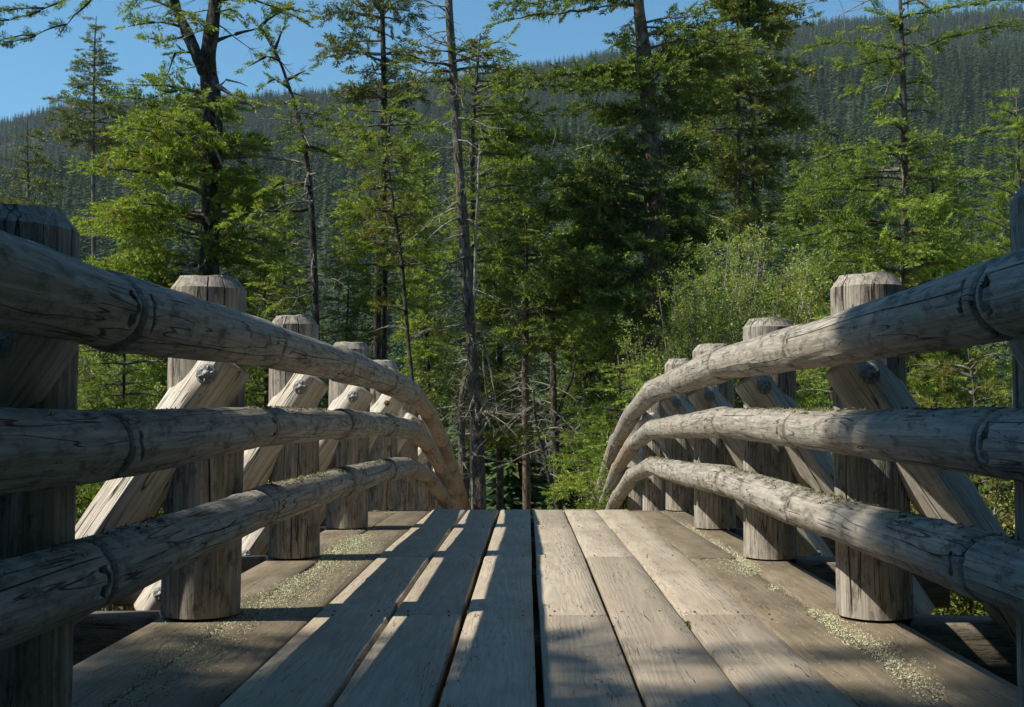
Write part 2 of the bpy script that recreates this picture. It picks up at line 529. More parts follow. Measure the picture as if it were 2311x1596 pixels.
def log_mesh(name, L, r0, r1, seed, segs=40, step=.05, end0='round', end1='round', cracks=2, lump=.03, power=2.0, rot=0.0, slots=None, knots=3, chamfer=.05, cdepth=.02):
    r = np.random.default_rng(seed)
    zs = list(np.arange(0, L, step))
    for e in (0.0, .004, .012, .025):
        zs += [e, L - e]
    if slots:
        for zc, _ in slots:
            zs += [zc + q for q in (-.012, -.007, -.003, .003, .007, .012)]
    if end1 == 'post':
        zs += [L - chamfer, L - chamfer * .55, L - chamfer * .2]
    zs = np.array(sorted(set(np.round([z for z in zs if 0 <= z <= L], 4))))
    keepz = [zs[0]]
    for z in zs[1:]:
        if z - keepz[-1] > .0025:
            keepz.append(z)
    zs = np.array(keepz)
    th = np.linspace(0, 2 * np.pi, segs, endpoint=False)
    ccols = []
    for _ in range(cracks):
        c = int(r.integers(2, segs - 2))
        if all(abs(c - q) > 3 for q in ccols):
            ccols.append(c)
    w = .024
    for c in ccols:
        th[c - 1] = th[c] - w; th[c + 1] = th[c] + w
    drift = r.uniform(-.25, .25) * (zs / max(L, .1)) + .05 * np.sin(zs * r.uniform(3, 6) + r.uniform(0, 6))
    TH = th[None, :] + drift[:, None]
    Zg = np.repeat(zs[:, None], segs, 1)
    rad = np.interp(zs, [0, L], [r0, r1])[:, None]
    if power != 2.0:
        a = TH - rot
        den = (np.abs(np.cos(a)) ** power + np.abs(np.sin(a)) ** power) ** (1 / power)
        rad = rad / den
    nz = SineNoise(3, [2.5, 6, 14], seed + 1)
    P = np.stack([np.cos(TH) * 1.3, np.sin(TH) * 1.3, Zg * 1.1], -1)
    rad = rad * (1 + lump * nz(P))
    nf = SineNoise(3, [30, 55], seed + 2)
    rad = rad + .0016 * nf(np.stack([np.cos(TH) * .6, np.sin(TH) * .6, Zg * .25], -1))
    for _ in range(knots):
        kt, kz = r.uniform(0, 6.28), r.uniform(.1, max(.2, L - .1))
        dth = np.angle(np.exp(1j * (TH - kt)))
        q = (dth * r0) ** 2 / .028 ** 2 + (Zg - kz) ** 2 / .035 ** 2
        rad = rad + .008 * np.exp(-q) - .006 * np.exp(-q * 6)
    for c in ccols:
        za, zb = (0, L) if r.uniform() < .4 else (r.uniform(0, L * .5), r.uniform(L * .6, L))
        if end1 == 'post':
            zb = L
        prof = np.clip((zs - za) / .15, 0, 1) * np.clip((zb - zs) / .15 + (1 if end1 == 'post' else 0), 0, 1)
        rad[:, c] -= cdepth * prof * r.uniform(.6, 1)
    if slots:
        for zc, tc_ in slots:
            dth = np.angle(np.exp(1j * (TH - tc_)))
            zz = Zg - (zc + .02 * (dth / .45) ** 2 * np.sign(zc - L / 2) * -1)
            m = (np.abs(dth) < .42) * np.clip(1 - np.abs(zz) / .009, 0, 1)
            rad = rad - .03 * np.clip(m * 2, 0, 1)

    def shrink(d, rr):
        d = np.clip(d, 0, rr)
        return np.sqrt(np.clip(1 - (1 - d / rr) ** 2, 0, 1))
    if end0 == 'round':
        e = .022
        rad = rad - e * (1 - shrink(zs, e))[:, None]
    if end1 == 'round':
        e = .022
        rad = rad - e * (1 - shrink(L - zs, e))[:, None]
    if end1 == 'post':
        d = np.clip(1 - (L - zs) / chamfer, 0, 1)
        rad = rad - (.036 * d)[:, None]
    V = np.stack([np.cos(TH) * rad, np.sin(TH) * rad, Zg], -1)
    n, k = TH.shape
    if end1 == 'post':
        V[-1, :, 2] += .004 * np.sin(3 * th + 1)
    verts = V.reshape(-1, 3)
    i = np.arange(n - 1)[:, None] * k; j = np.arange(k)[None, :]; j2 = (j + 1) % k
    f = np.stack([i + j, i + j2, i + k + j2, i + k + j], -1).reshape(-1, 4)
    acc = Acc(); acc.add(verts, f)
    # end caps as shallow domes
    for idx, zc, up in ((0, zs[0], -1), (n - 1, zs[-1], 1)):
        ring = V[idx]
        inner = ring * np.array([.5, .5, 1]) + np.array([0, 0, .006 * up])
        cen = np.array([[0, 0, zc + .009 * up]])
        vv = np.concatenate([ring, inner, cen])
        jj = np.arange(k); j2 = (jj + 1) % k
        q = np.stack([jj, j2, k + j2, k + jj], -1) if up > 0 else np.stack([j2, jj, k + jj, k + j2], -1)
        t3 = np.stack([k + jj, k + j2, np.full(k, 2 * k)], -1) if up > 0 else np.stack([k + j2, k + jj, np.full(k, 2 * k)], -1)
        acc.add(vv, np.concatenate([q, np.concatenate([t3, t3[:, 2:3]], 1)]))
    me = acc.mesh(name, smooth=True)
    me.set_sharp_from_angle(angle=R(30))
    return me


def add_log(name, p0, p1, r0, r1, seed, mat, parent=bridge, **kw):
    p0 = Vector(p0); p1 = Vector(p1)
    me = log_mesh(name, (p1 - p0).length, r0, r1, seed, **kw)
    o = link(name, me, mat, parent)
    o.matrix_world = frame_from(p0, p1)
    return o


PX = {-1: -1.335, 1: 1.393}                     # post centres
RX = {-1: -1.075, 1: 1.14}                      # rail centres
EDGES = [-1.485, -1.175, -.863, -.553, -.258, .037, .33, .62, .92, 1.205, 1.475]

# rails: height above the deck at each post, one log from post to post
RH = {'top': {0: 1.07, 1: 1.09, 2: 1.105, 3: 1.09, 4: 1.075}, 'mid': {0: .728, 1: .752, 2: .762, 3: .75, 4: .73}, 'low': {0: .42, 1: .425, 2: .425, 3: .41, 4: .395}}
RR = {'top': .097, 'mid': .084, 'low': .084}


def rail_pt(kind, side, n):
    h = RH[kind]
    hh = h.get(n, h[0] if n < 0 else h[4] * (1.0 if n < 6 else 1.0))
    jx = .008 * math.sin(n * 2.1 + side + len(kind)); jz = .006 * math.sin(n * 3.3 + side * 2)
    jy = .11 * math.sin(n * 4.7 + side * 1.3 + ord(kind[0]))
    return Vector((RX[side] + jx, ny(n) + jy, DZ[n] + hh + jz))


sd = 100
for side in (-1, 1):
    for kind in ('top', 'mid', 'low'):
        for n in range(-4, 11):
            sd += 1
            a, b = rail_pt(kind, side, n), rail_pt(kind, side, n + 1)
            d = (b - a).normalized()
            rr = RR[kind] * (1 + .05 * math.sin(sd * 1.7))
            near = n in (-1, 0, 1)
            inner = 0.0 if side > 0 else math.pi     # local X is about world X for these logs
            slots = None
            L = (b - a).length
            if (kind == 'top' and n in (-1, 0)) or (kind != 'top' and (sd % 2 == 0) and n < 3):
                # the crescent cuts either side of a joint face the walkway
                slots = [(.055, inner), (L - .05, inner)]
            warm = n >= 4 and (side < 0)
            warm = warm or (side > 0 and kind == 'mid' and n == 5)
            add_log('rail_log', a - d * .006 + d * .009, b - d * .003, rr * (1.05 + .03 * math.sin(sd * 2.9)), rr * (.95 - .03 * math.sin(sd * 2.9)), sd, M_RAILWARM if warm else M_RAIL,
                    segs=48 if near else 28, step=.04 if near else .09, slots=slots, cracks=3 if near else 2, lump=.045, knots=7, cdepth=.014)

# posts
POSTX = {(-1, 0): -1.262, (1, 0): 1.325}
for side in (-1, 1):
    for n in range(-3, 11):
        sd += 1
        px = POSTX.get((side, n), PX[side] + .008 * math.sin(n * 1.9))
        r = .162 if (side, n) == (-1, 0) else .147 + .006 * math.sin(n * 2.7 + side)
        top = 1.365 + .012 * math.sin(n * 1.3 + side)
        if (side, n) == (-1, 0):
            top = 1.30
        z = DZ[n]
        add_log('post', (px, ny(n), z + .003), (px + .014 * math.sin(n * 2.9 + side), ny(n) + .012 * math.cos(n * 1.7), z + top), r * 1.02, r, sd, M_POST, segs=56 if n < 4 else 28, step=.05 if n < 4 else .12, end0='flat', end1='post', cracks=5 if n < 4 else 2, lump=.012, knots=1, cdepth=.03)
        # the braces lean out from the post to the end of the cross beam
        sd += 1
        bx0, bz0 = px - side * .115, z + 1.035
        bx1, bz1 = px + side * .80, z - .33
        by = ny(n) - .09
        br = add_log('brace', (bx0, by, bz0), (bx1, by, bz1), .101, .101, sd, M_BRACE, segs=32 if n < 4 else 20, step=.07, cracks=3, lump=.03, power=4.0, rot=R(45) * 0 + R(45), knots=2, cdepth=.016)
        # bolts with their ribbed washers
        for (wx, wz) in ((px - side * .068, z + .965), (px + side * .70, z - .185)):
            w = Acc()
            if side < 0 and n == 4 and wz > z:
                nm, mt, rw = 'bolt', M_RUST, .026
            else:
                nm, mt, rw = 'bolt', M_METAL, .042
            yb = by - .121
            w.tube([(0, .012, 0), (0, -.002, 0), (0, -.004, 0), (0, -.004, 0)], [rw, rw, rw * .93, rw * .74], 20)
            w.tube([(0, -.004, 0), (0, .0005, 0), (0, .0005, 0)], [rw * .74, rw * .7, 1e-4], 20)
            for q in range(6):
                a = q * math.pi / 3 + .3
                w.box((math.cos(a) * rw * .55, -.003, math.sin(a) * rw * .55), (rw * .25, .0045, .0035),
                      [[math.cos(a), 0, -math.sin(a)], [0, 1, 0], [math.sin(a), 0, math.cos(a)]])
            w.tube([(0, .0, 0), (0, -.014, 0), (0, -.0145, 0)], [rw * .42, rw * .40, 1e-4], 6)
            w.tube([(0, -.014, 0), (0, -.022, 0), (0, -.0222, 0)], [rw * .20, rw * .18, 1e-4], 8)
            bo = link(nm, w.mesh('bolt'), mt, br)
            bo.matrix_world = Matrix.Translation((wx, yb + .001, wz))

# cross beams, one under each pair of posts, notched under the deck
for n in range(-3, 11):
    sd += 1
    z = DZ[n]
    r2 = np.random.default_rng(sd)
    prof = [(-2.34, -.02), (-1.52, -.012), (-1.505, -.088), (1.5, -.088), (1.515, -.014), (2.36, -.022)]
    a = Acc()
    xs = []
    for (x0, z0), (x1, z1) in zip(prof[:-1], prof[1:]):
        m = 3 if abs(x1 - x0) > .3 else 1
        for q in range(m):
            t_ = q / m
            xs.append((x0 + (x1 - x0) * t_, z0 + (z1 - z0) * t_))
    xs.append(prof[-1])
    rings = []
    for x, zt in xs:
        j = r2.normal(0, .003, (8, 2))
        c = .02
        ring = [(-.12, zt - c), (-.12 + c, zt), (.13 - c, zt), (.13, zt - c), (.13, -.25), (.11, -.27), (-.10, -.27), (-.12, -.25)]
        rings.append([(x, yy + jj[0], zz + jj[1]) for (yy, zz), jj in zip(ring, j)])
    V = np.array(rings)
    k = 8; nn = len(rings)
    i = np.arange(nn - 1)[:, None] * k; jx = np.arange(k)[None, :]; j2 = (jx + 1) % k
    a.add(V.reshape(-1, 3), np.stack([i + jx, i + j2, i + k + j2, i + k + jx], -1).reshape(-1, 4))
    for ring, flip in ((V[0], 1), (V[-1], 0)):
        c = ring.mean(0)[None]
        f = [[q, (q + 1) % 8, 8] if not flip else [(q + 1) % 8, q, 8] for q in range(8)]
        a.add(np.concatenate([ring, c]), f)
    # local Z is the beam's length, so that the grain runs along it
    me = a.mesh('cross_beam')
    me.transform(Matrix(((0, 0, -1, 0), (0, 1, 0, 0), (1, 0, 0, 0), (0, 0, 0, 1))))
    o = link('cross_beam', me, M_BEAM, bridge)
    o.matrix_world = Matrix.Translation((0, ny(n), z)) @ Matrix(((0, 0, 1, 0), (0, 1, 0, 0), (-1, 0, 0, 0), (0, 0, 0, 1)))

# long girders under the beams
for gx in (-1.0, 0.0, 1.0):
    for n in range(-3, 10, 2):
        sd += 1
        m = min(n + 2, 10)
        add_log('girder', (gx, ny(n), DZ[n] - .45), (gx, ny(m), DZ[m] - .45), .17, .17, sd, M_BEAM, segs=16, step=.4, cracks=0, knots=0)
# trestle legs that carry it
for n in (-2, 1, 4, 7, 9):
    for gx in (-1.0, 1.0):
        sd += 1
        add_log('pile', (gx, ny(n), float(ground_z(gx, ny(n))) - .4), (gx, ny(n), DZ[n] - .6), .17, .15, sd, M_BEAM, segs=16, step=.4, cracks=0, knots=0)


def make_plank(x0, x1, ya, yb, zoff, seed, mat):
    r = np.random.default_rng(seed)
    x0 += r.uniform(.006, .009); x1 -= r.uniform(.006, .009)
    ya += .002; yb -= r.uniform(.002, .006)
    ys = sorted(set([ya, ya + .01] + [y for y in [ny(q / 4) for q in range(-16, 48)] if ya + .03 < y < yb - .03] + [yb - .01, yb]))
    cup = r.uniform(-.002, .003); tilt = r.uniform(-.003, .003); lift = r.uniform(-.003, .003)
    w0 = SineNoise(1, [1.5, 5, 17], seed)
    rings = []
    ox, oy, oz = (x0 + x1) / 2, ya, deck_z(ya)
    for q, y in enumerate(ys):
        z = deck_z(y) + zoff + lift
        e0 = .0032 * float(w0(np.array([[y]]))[0]); e1 = .0032 * float(w0(np.array([[y + 40]]))[0])
        a, b = x0 + e0, x1 + e1
        dz = -.004 if q in (0, len(ys) - 1) else 0
        c = .006
        mid = (a + b) / 2
        top = [(a, z - c + dz - tilt), (a + c, z + dz - tilt), (a + (b - a) * .3, z + cup + dz), (a + (b - a) * .7, z + cup + dz), (b - c, z + dz + tilt), (b, z - c + dz + tilt)]
        bot = [(b, z - .075), (a, z - .075)]
        rings.append([(xx - ox, y - oy, zz - oz) for xx, zz in top + bot])
    V = np.array(rings); k = 8; nn = len(rings)
    i = np.arange(nn - 1)[:, None] * k; j = np.arange(k)[None, :]; j2 = (j + 1) % k
    acc = Acc(); acc.add(V.reshape(-1, 3), np.stack([i + j, i + k + j, i + k + j2, i + j2], -1).reshape(-1, 4))
    for ring, flip in ((V[0], 1), (V[-1], 0)):
        cc = ring.mean(0)[None]
        f = [[q, (q + 1) % 8, 8] if flip else [(q + 1) % 8, q, 8] for q in range(8)]
        acc.add(np.concatenate([ring, cc]), f)
    o = link('plank', acc.mesh('plank'), mat, bridge)
    o.matrix_world = Matrix.Translation((ox, oy, oz))


for i in range(10):
    outer = i < 2 or i > 7
    off = 1 if i in (2, 4, 6, 8, 0) else 0
    st = -5 + off
    while st < 11:
        a, b = max(st, -4), min(st + 2, 11)
        if b > a:
            sd += 1
            gap = {4: .006, 5: .006, 3: .004}.get(i, 0)
            make_plank(EDGES[i] + gap, EDGES[i + 1] - (gap if i in (3, 4) else 0), ny(a), ny(b), -.010 if outer else 0.0, sd, M_PLANKOUT if outer else M_PLANK)
        st += 2

# needle litter packed into the gaps between the boards
M_LITTER = simple('needle_litter', (.055, .040, .022), (.24, .19, .10), 55, .95, .6)
for bi in (1, 2, 7, 8, 9):
    ac = Acc(); x = EDGES[bi]; ya = ny(-3)
    nz_ = SineNoise(1, [2, 7, 23], 900 + bi)
    ring = []
    ysx = np.arange(ny(-3), ny(9), .06)
    dz_ = nz_(ysx[:, None]) * .009
    P_ = []
    for y, dd in zip(ysx, dz_):
        z = deck_z(y) - .026 + dd - (.008 if bi in (1, 9) else 0)
        P_.append([(x - .011, y, z), (x, y, z + .004), (x + .011, y, z), (x + .011, y, z - .03), (x - .011, y, z - .03)])
    V_ = np.array(P_).reshape(-1, 3); n_ = len(ysx)
    ii = np.arange(n_ - 1)[:, None] * 5; jj = np.arange(5)[None, :]; j3 = (jj + 1) % 5
    ac.add(V_, np.stack([ii + jj, ii + 5 + jj, ii + 5 + j3, ii + j3], -1).reshape(-1, 4))
    lt = link('gap_litter', ac.mesh('gap_litter', True), M_LITTER, bridge); lt['kind'] = 'stuff'

# nail heads where the boards cross the beams
na_ = Acc()
for i in range(10):
    for n in range(-3, 9):
        for q in (.22, .78):
            for dy in (-.05, .055):
                if rng.uniform() < .18:
                    continue
                x = EDGES[i] + (EDGES[i + 1] - EDGES[i]) * q + rng.normal(0, .008); y = ny(n) + dy + rng.normal(0, .006)
                z = deck_z(y) + (-.010 if i < 2 or i > 7 else 0) + .0035
                na_.tube([(x, y, z - .004), (x, y, z + .0012), (x, y, z + .0013)], [.0052, .0050, 1e-4], 6)
nh = link('nail_heads', na_.mesh('nail_heads'), M_RUST, bridge); nh['kind'] = 'stuff'

# ------------------------------------------------------------------ lichen, moss and grass on the bridge (nobody could count it)
M_LICHEN = simple('pale_lichen', (.44, .45, .29), (.72, .73, .52), 40, .95, .2)
M_GRASS = simple('fresh_grass', (.10, .18, .03), (.25, .35, .07), 10, .7, .1)


def tufts(name, pts, sizes, mat, seed, blades=7, spread=1.0, tall=.8):
    r = np.random.default_rng(seed)
    n = len(pts)
    P = np.repeat(np.asarray(pts), blades, 0); s = np.repeat(np.asarray(sizes), blades)[:, None]
    P = P + r.normal(0, .45, P.shape) * s * np.array([1, 1, .1])
    d = r.normal(size=P.shape) * np.array([spread, spread, .5]); d[:, 2] = np.abs(d[:, 2]) + tall * .5
    d /= np.linalg.norm(d, axis=1)[:, None]
    side = np.cross(d, r.normal(size=P.shape)); side /= np.linalg.norm(side, axis=1)[:, None] + 1e-9
    ln = s * r.uniform(.5, 1.1, s.shape)
    v = np.stack([P - side * s * .28, P + side * s * .28, P + d * ln + side * s * .1], 1).reshape(-1, 3)
    f = np.arange(len(v)).reshape(-1, 3)
    return mesh_np(name, v, f)


pts, sz = [], []
band = SineNoise(2, [1.6, 4, 11], 77)


def scatter_band(xc, w, ya, yb, n, thr, s0=.012):
    for _ in range(n):
        x = xc + rng.normal(0, w); y = rng.uniform(ya, yb)
        if not (-1.47 < x < 1.46) or abs(x) < .9:
            continue
        if float(band(np.array([[x * 2, y]]))[0]) > thr + abs(x - xc) * 1.2:
            pts.append((x, y, deck_z(y) - .012)); sz.append(s0 * rng.uniform(.5, 1.5))


scatter_band(-1.165, .07, 2.6, 11.5, 13000, -.05, .007)
scatter_band(-1.08, .16, 4.7, 11.5, 12000, .15, .0045)
scatter_band(-1.2, .22, 2.6, 11.5, 5000, -.5, .0035)
scatter_band(1.2, .22, 2.6, 11.0, 5000, -.5, .0035)
scatter_band(1.20, .07, 2.6, 11.0, 9000, .12, .007)
scatter_band(1.14, .15, 3.0, 11.0, 9000, .2, .0045)
for side in (-1, 1):
    for n in range(0, 5):
        for _ in range(260):
            a = rng.uniform(0, 6.28); q = .16 + abs(rng.normal(0, .018))
            x = PX[side] + math.cos(a) * q; y = ny(n) + math.sin(a) * q
            if abs(x) < 1.46 and math.sin(a * 2 + n) > -.1:
                pts.append((x, y, deck_z(y) - .012)); sz.append(.009 * rng.uniform(.5, 1.4))
lich = link('lichen', tufts('lichen', pts, sz, M_LICHEN, 3, 4, 1.0, .6), M_LICHEN)
lich['kind'] = 'stuff'; lich['label'] = 'pale crusty lichen growing along the outer deck boards and post feet'; lich['category'] = 'lichen'

pts, sz = [], []
for side, kinds in ((-1, ('mid', 'low', 'low')), (1, ('mid', 'low'))):
    for kind in kinds:
        for n in range(-1, 4):
            a, b = rail_pt(kind, side, n), rail_pt(kind, side, n + 1)
            for _ in range(170):
                t_ = rng.uniform(); p = a.lerp(b, t_)
                if float(band(np.array([[p.y * 1.3, side * 7 + len(kind) + a.z]]))[0]) < -.15:
                    continue
                th_ = rng.normal(0, .35)
                rr_ = RR[kind] * .985
                pts.append((p.x + math.sin(th_) * rr_, p.y, p.z + math.cos(th_) * rr_)); sz.append(.010 * rng.uniform(.4, 1.4))
M_MOSS = simple('dry_moss', (.10, .10, .045), (.34, .35, .20), 30, .95, .2)
mo = link('moss', tufts('moss', pts, sz, M_MOSS, 5), M_MOSS)
mo['kind'] = 'stuff'; mo['label'] = 'dry olive moss tufts along the tops of the log rails'; mo['category'] = 'moss'

for (px, py, lab) in ((1550, 1400, 'fresh green grass tuft in a joint between the right hand deck planks'),
                      (922, 1196, 'small yellow green grass tuft at a plank joint beside the left row of posts'),
                      (1012, 1194, 'tiny yellow green grass tuft in the gap left of the middle planks')):
    d = .795 * FPX / (py - 942)
    p = at(px, py, d)
    pp = [(p.x + rng.normal(0, .006), p.y + rng.normal(0, .03), deck_z(p.y) - .01) for _ in range(14)]
    g = link('grass_tuft', tufts('grass_tuft', pp, [.02] * 14, M_GRASS, 8, 6, .6, 1.6), M_GRASS)
    g['label'] = lab; g['category'] = 'grass tuft'

# ------------------------------------------------------------------ foliage templates
def unit(v):
    return v / (np.linalg.norm(v, axis=-1, keepdims=True) + 1e-9)


def spray_template(seed, pairs=5, needles=6, nl=.21, nw=.085, open_=.8, tuft=False):
    r = np.random.default_rng(seed)
    V, T = [], []

    def shoot(a, b, tip0, tip1, k):
        d = unit(b - a)
        for q in range(k):
            t_ = (q + .7) / k
            p = a + (b - a) * t_
            rad = unit(np.cross(d, r.normal(size=3)))
            if q == k - 1:
                rad = rad * .15
            dirn = unit(d * .75 + rad * open_)
            w_ = unit(np.cross(dirn, r.normal(size=3))) * nw * .5
            L_ = nl * r.uniform(.75, 1.2)
            V.extend([p - w_, p + w_, p + dirn * L_])
            tv = tip0 + (tip1 - tip0) * t_
            T.extend([tv * .6, tv * .6, tv])
    O = np.zeros(3)
    e = np.array([1.0, 0, 0])
    if tuft:      # pine: bunches of long needles at the twig ends
        for q in range(pairs):
            base = np.array([.25 + .6 * q / pairs, 0, 0])
            ang = r.uniform(-.9, .9); up = r.uniform(.1, .7)
            d = unit(np.array([math.cos(ang), math.sin(ang), up]))
            shoot(base, base + d * .3, .2, .9, needles)
        shoot(np.array([.6, 0, 0]), np.array([.95, 0, .1]), .3, 1, needles)
    else:
        for q in range(pairs):
            x = .12 + .75 * q / pairs
            L_ = (.46 - .28 * q / pairs) * r.uniform(.8, 1.15)
            for sg in (-1, 1):
                ang = sg * r.uniform(.75, 1.0)
                d = np.array([math.cos(ang), math.sin(ang), r.uniform(-.15, .2)])
                shoot(np.array([x, 0, 0]), np.array([x, 0, 0]) + d * L_, .15, .9, needles)
        shoot(np.array([.35, 0, 0]), np.array([1.0, 0, .03]), .2, 1.0, needles + 2)
    return np.array(V), np.array(T)


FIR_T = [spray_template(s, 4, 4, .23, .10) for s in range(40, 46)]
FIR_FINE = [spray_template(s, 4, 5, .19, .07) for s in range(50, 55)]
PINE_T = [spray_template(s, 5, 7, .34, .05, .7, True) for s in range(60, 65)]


def leaf_template(seed, n=12):
    r = np.random.default_rng(seed)
    V, T = [], []
    for q in range(n):
        p = np.array([r.uniform(.1, 1), r.normal(0, .16), r.normal(0, .16)])
        d = unit(r.normal(size=3) * .7 + np.array([.7, 0, .6])); w_ = unit(np.cross(d, r.normal(size=3))) * .055
        L_ = .24 * r.uniform(.7, 1.2)
        tv = r.uniform(0, 1)
        V.extend([p, p + d * L_ * .5 + w_, p + d * L_, p, p + d * L_, p + d * L_ * .5 - w_])
        T.extend([tv] * 6)
    return np.array(V), np.array(T)


LEAF_T = [leaf_template(s) for s in range(70, 75)]


def sprays_to_mesh(name, pos, dirs, ups, scl, templates, seed, origin=(0, 0, 0)):
    r = np.random.default_rng(seed)
    pos = np.asarray(pos); dirs = unit(np.asarray(dirs)); scl = np.asarray(scl)
    ups = np.asarray(ups)
    y = unit(np.cross(ups, dirs)); z = np.cross(dirs, y)
    Rm = np.stack([dirs, y, z], -1)
    which = r.integers(0, len(templates), len(pos))
    clus = SineNoise(3, [1.2, 2.5], seed)
    cl = clus(pos)
    VV, TT, RR_ = [], [], []
    for i, (tv, tt) in enumerate(templates):
        m = which == i
        if not m.any():
            continue
        v = np.einsum('nij,vj->nvi', Rm[m], tv) * scl[m][:, None, None] + pos[m][:, None, :]
        VV.append(v.reshape(-1, 3)); TT.append(np.tile(tt, m.sum()))
        rv = np.clip(.5 + .35 * cl[m] + r.normal(0, .22, m.sum()), 0, 1)
        RR_.append(np.repeat(rv, len(tv)))
    V = np.concatenate(VV) - np.array(origin)
    return mesh_np(name, V, np.arange(len(V)).reshape(-1, 3), {'tip': np.concatenate(TT), 'var': np.concatenate(RR_)})


TRI = [0]


class Tree:
    def __init__(s, name, label, cat, base, bark, leaf, templates, seed, group=None):
        s.r = np.random.default_rng(seed); s.seed = seed
        s.root = thing(name, label, cat, base, group)
        s.base = np.array(base)
        s.wood = Acc(); s.limbs = Acc(); s.dead = Acc()
        s.P, s.D, s.U, s.S = [], [], [], []
        s.bark, s.leaf, s.templates = bark, leaf, templates
        s.has_dead = False; s.has_limbs = False

    def trunk(s, pts, k=12):
        """pts: (n,4) x,y,z,r"""
        pts = np.asarray(pts, float)
        n = max(12, len(pts) * 8)
        t0 = np.linspace(0, 1, len(pts)); t1 = np.linspace(0, 1, n)
        q = np.stack([np.interp(t1, t0, pts[:, i]) for i in range(4)], 1)
        # soften the corners
        for _ in range(3):
            q[1:-1] = (q[:-2] + q[1:-1] * 2 + q[2:]) / 4
        w = SineNoise(1, [6, 15], s.seed + 3)
        q[:, 0] += w(t1[:, None]) * .02; q[:, 1] += w(t1[:, None] + 9) * .02
        q[:, 3] *= 1 + .10 * w(t1[:, None] * 3 + 5)
        a = Acc(); a.tube(q[:, :3], q[:, 3], k)
        link('trunk', a.mesh('trunk', True, s.base), s.bark, s.root)
        return q

    def bough(s, p0, p1, r0=.03, acc=None, sag=.0, foliage=1.0, start=.25, second=.45, size=.28, dead=False, gap=.17, twist=.5, wig=.06):
        """a limb from p0 to p1 with its side twigs and needle sprays"""
        r = s.r
        p0 = np.asarray(p0, float); p1 = np.asarray(p1, float)
        L = np.linalg.norm(p1 - p0)
        if L < .12:
            return
        n = max(4, int(L / .22) + 2)
        t = np.linspace(0, 1, n)
        pts = p0 + (p1 - p0) * t[:, None]
        pts[:, 2] += sag * L * 4 * t * (1 - t)
        w = r.normal(0, wig * min(L, 1.5) * .5, (n, 3)); w[0] = 0
        w = np.cumsum(w, 0) * .5; w -= t[:, None] * w[-1] * .7
        pts += w
        if acc is None:
            acc = s.limbs
            s.has_limbs = True
        acc.tube(pts, r0 * (1 - .82 * t) + .002, 5)
        d = unit(p1 - p0)
        up = np.array([0, 0, 1.0])
        lat = unit(np.cross(d, up))
        upv = np.cross(lat, d)
        pos = L * start
        sg = 1 if r.uniform() < .5 else -1
        while pos < L:
            t_ = pos / L
            i = min(n - 2, int(t_ * (n - 1))); f_ = t_ * (n - 1) - i
            p = pts[i] * (1 - f_) + pts[i + 1] * f_
            tan = unit(pts[i + 1] - pts[i])
            sl = second * min(L, 2.2) * (1.05 - t_ * .75) * r.uniform(.5, 1.15)
            ang = r.uniform(.75, 1.15)
            dd = unit(tan * math.cos(ang) + lat * sg * math.sin(ang) + upv * r.normal(-.06, twist * .5))
            sg = -sg
            if sl > .1:
                e = p + dd * sl + np.array([0, 0, -.06 * sl])
                m_ = p + dd * sl * .5 + np.array([0, 0, .03 * sl]) + r.normal(0, .03 * sl, 3)
                acc.tube([p, m_, e], [max(.003, r0 * .28), .003, .0015], 3)
                if dead:
                    for _ in range(3):
                        b_ = m_ + (e - m_) * r.uniform(0, .8)
                        acc.tube([b_, b_ + unit(dd + r.normal(0, .8, 3)) * sl * .4], [.0025, .001], 3)
                if foliage > 0:
                    k = max(1, int(sl / .095 * foliage + r.uniform()))
                    for q in range(k):
                        u = (q + r.uniform(.3, 1.1)) / k
                        u = min(u, 1)
                        pp = (p + (m_ - p) * u * 2) if u < .5 else (m_ + (e - m_) * (u * 2 - 1))
                        sd_ = unit(dd + lat * r.normal(0, .5) + tan * r.uniform(-.2, .7) + upv * r.normal(0, .45))
                        s.P.append(pp); s.D.append(sd_); s.U.append(unit(up * .8 + r.normal(0, .75, 3))); s.S.append(size * r.uniform(.8, 1.35))
            elif foliage > 0:
                s.P.append(p); s.D.append(unit(dd + tan * .6)); s.U.append(up); s.S.append(size * r.uniform(.6, 1.0))
            if foliage > 0 and r.uniform() < .7 * foliage:
                s.P.append(p); s.D.append(unit(tan + upv * r.uniform(.1, .9) + lat * r.normal(0, .5))); s.U.append(unit(r.normal(0, 1, 3))); s.S.append(size * r.uniform(.5, .9))
            pos += gap * r.uniform(.6, 1.3)
        if foliage > 0:
            s.P.append(pts[-1]); s.D.append(unit(pts[-1] - pts[-2])); s.U.append(up); s.S.append(size)

    def finish(s, trunk_name='trunk'):
        o = s.base
        if s.wood.v:
            me = s.wood.mesh(trunk_name, True, o); link(trunk_name, me, s.bark, s.root)
        if s.has_limbs:
            lb = link('branches', s.limbs.mesh('branches', True, o), BRANCH, s.root); lb['kind'] = 'stuff'
        if s.P:
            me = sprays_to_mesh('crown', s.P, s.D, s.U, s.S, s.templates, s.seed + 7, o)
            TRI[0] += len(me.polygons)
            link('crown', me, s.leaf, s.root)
        return s.root


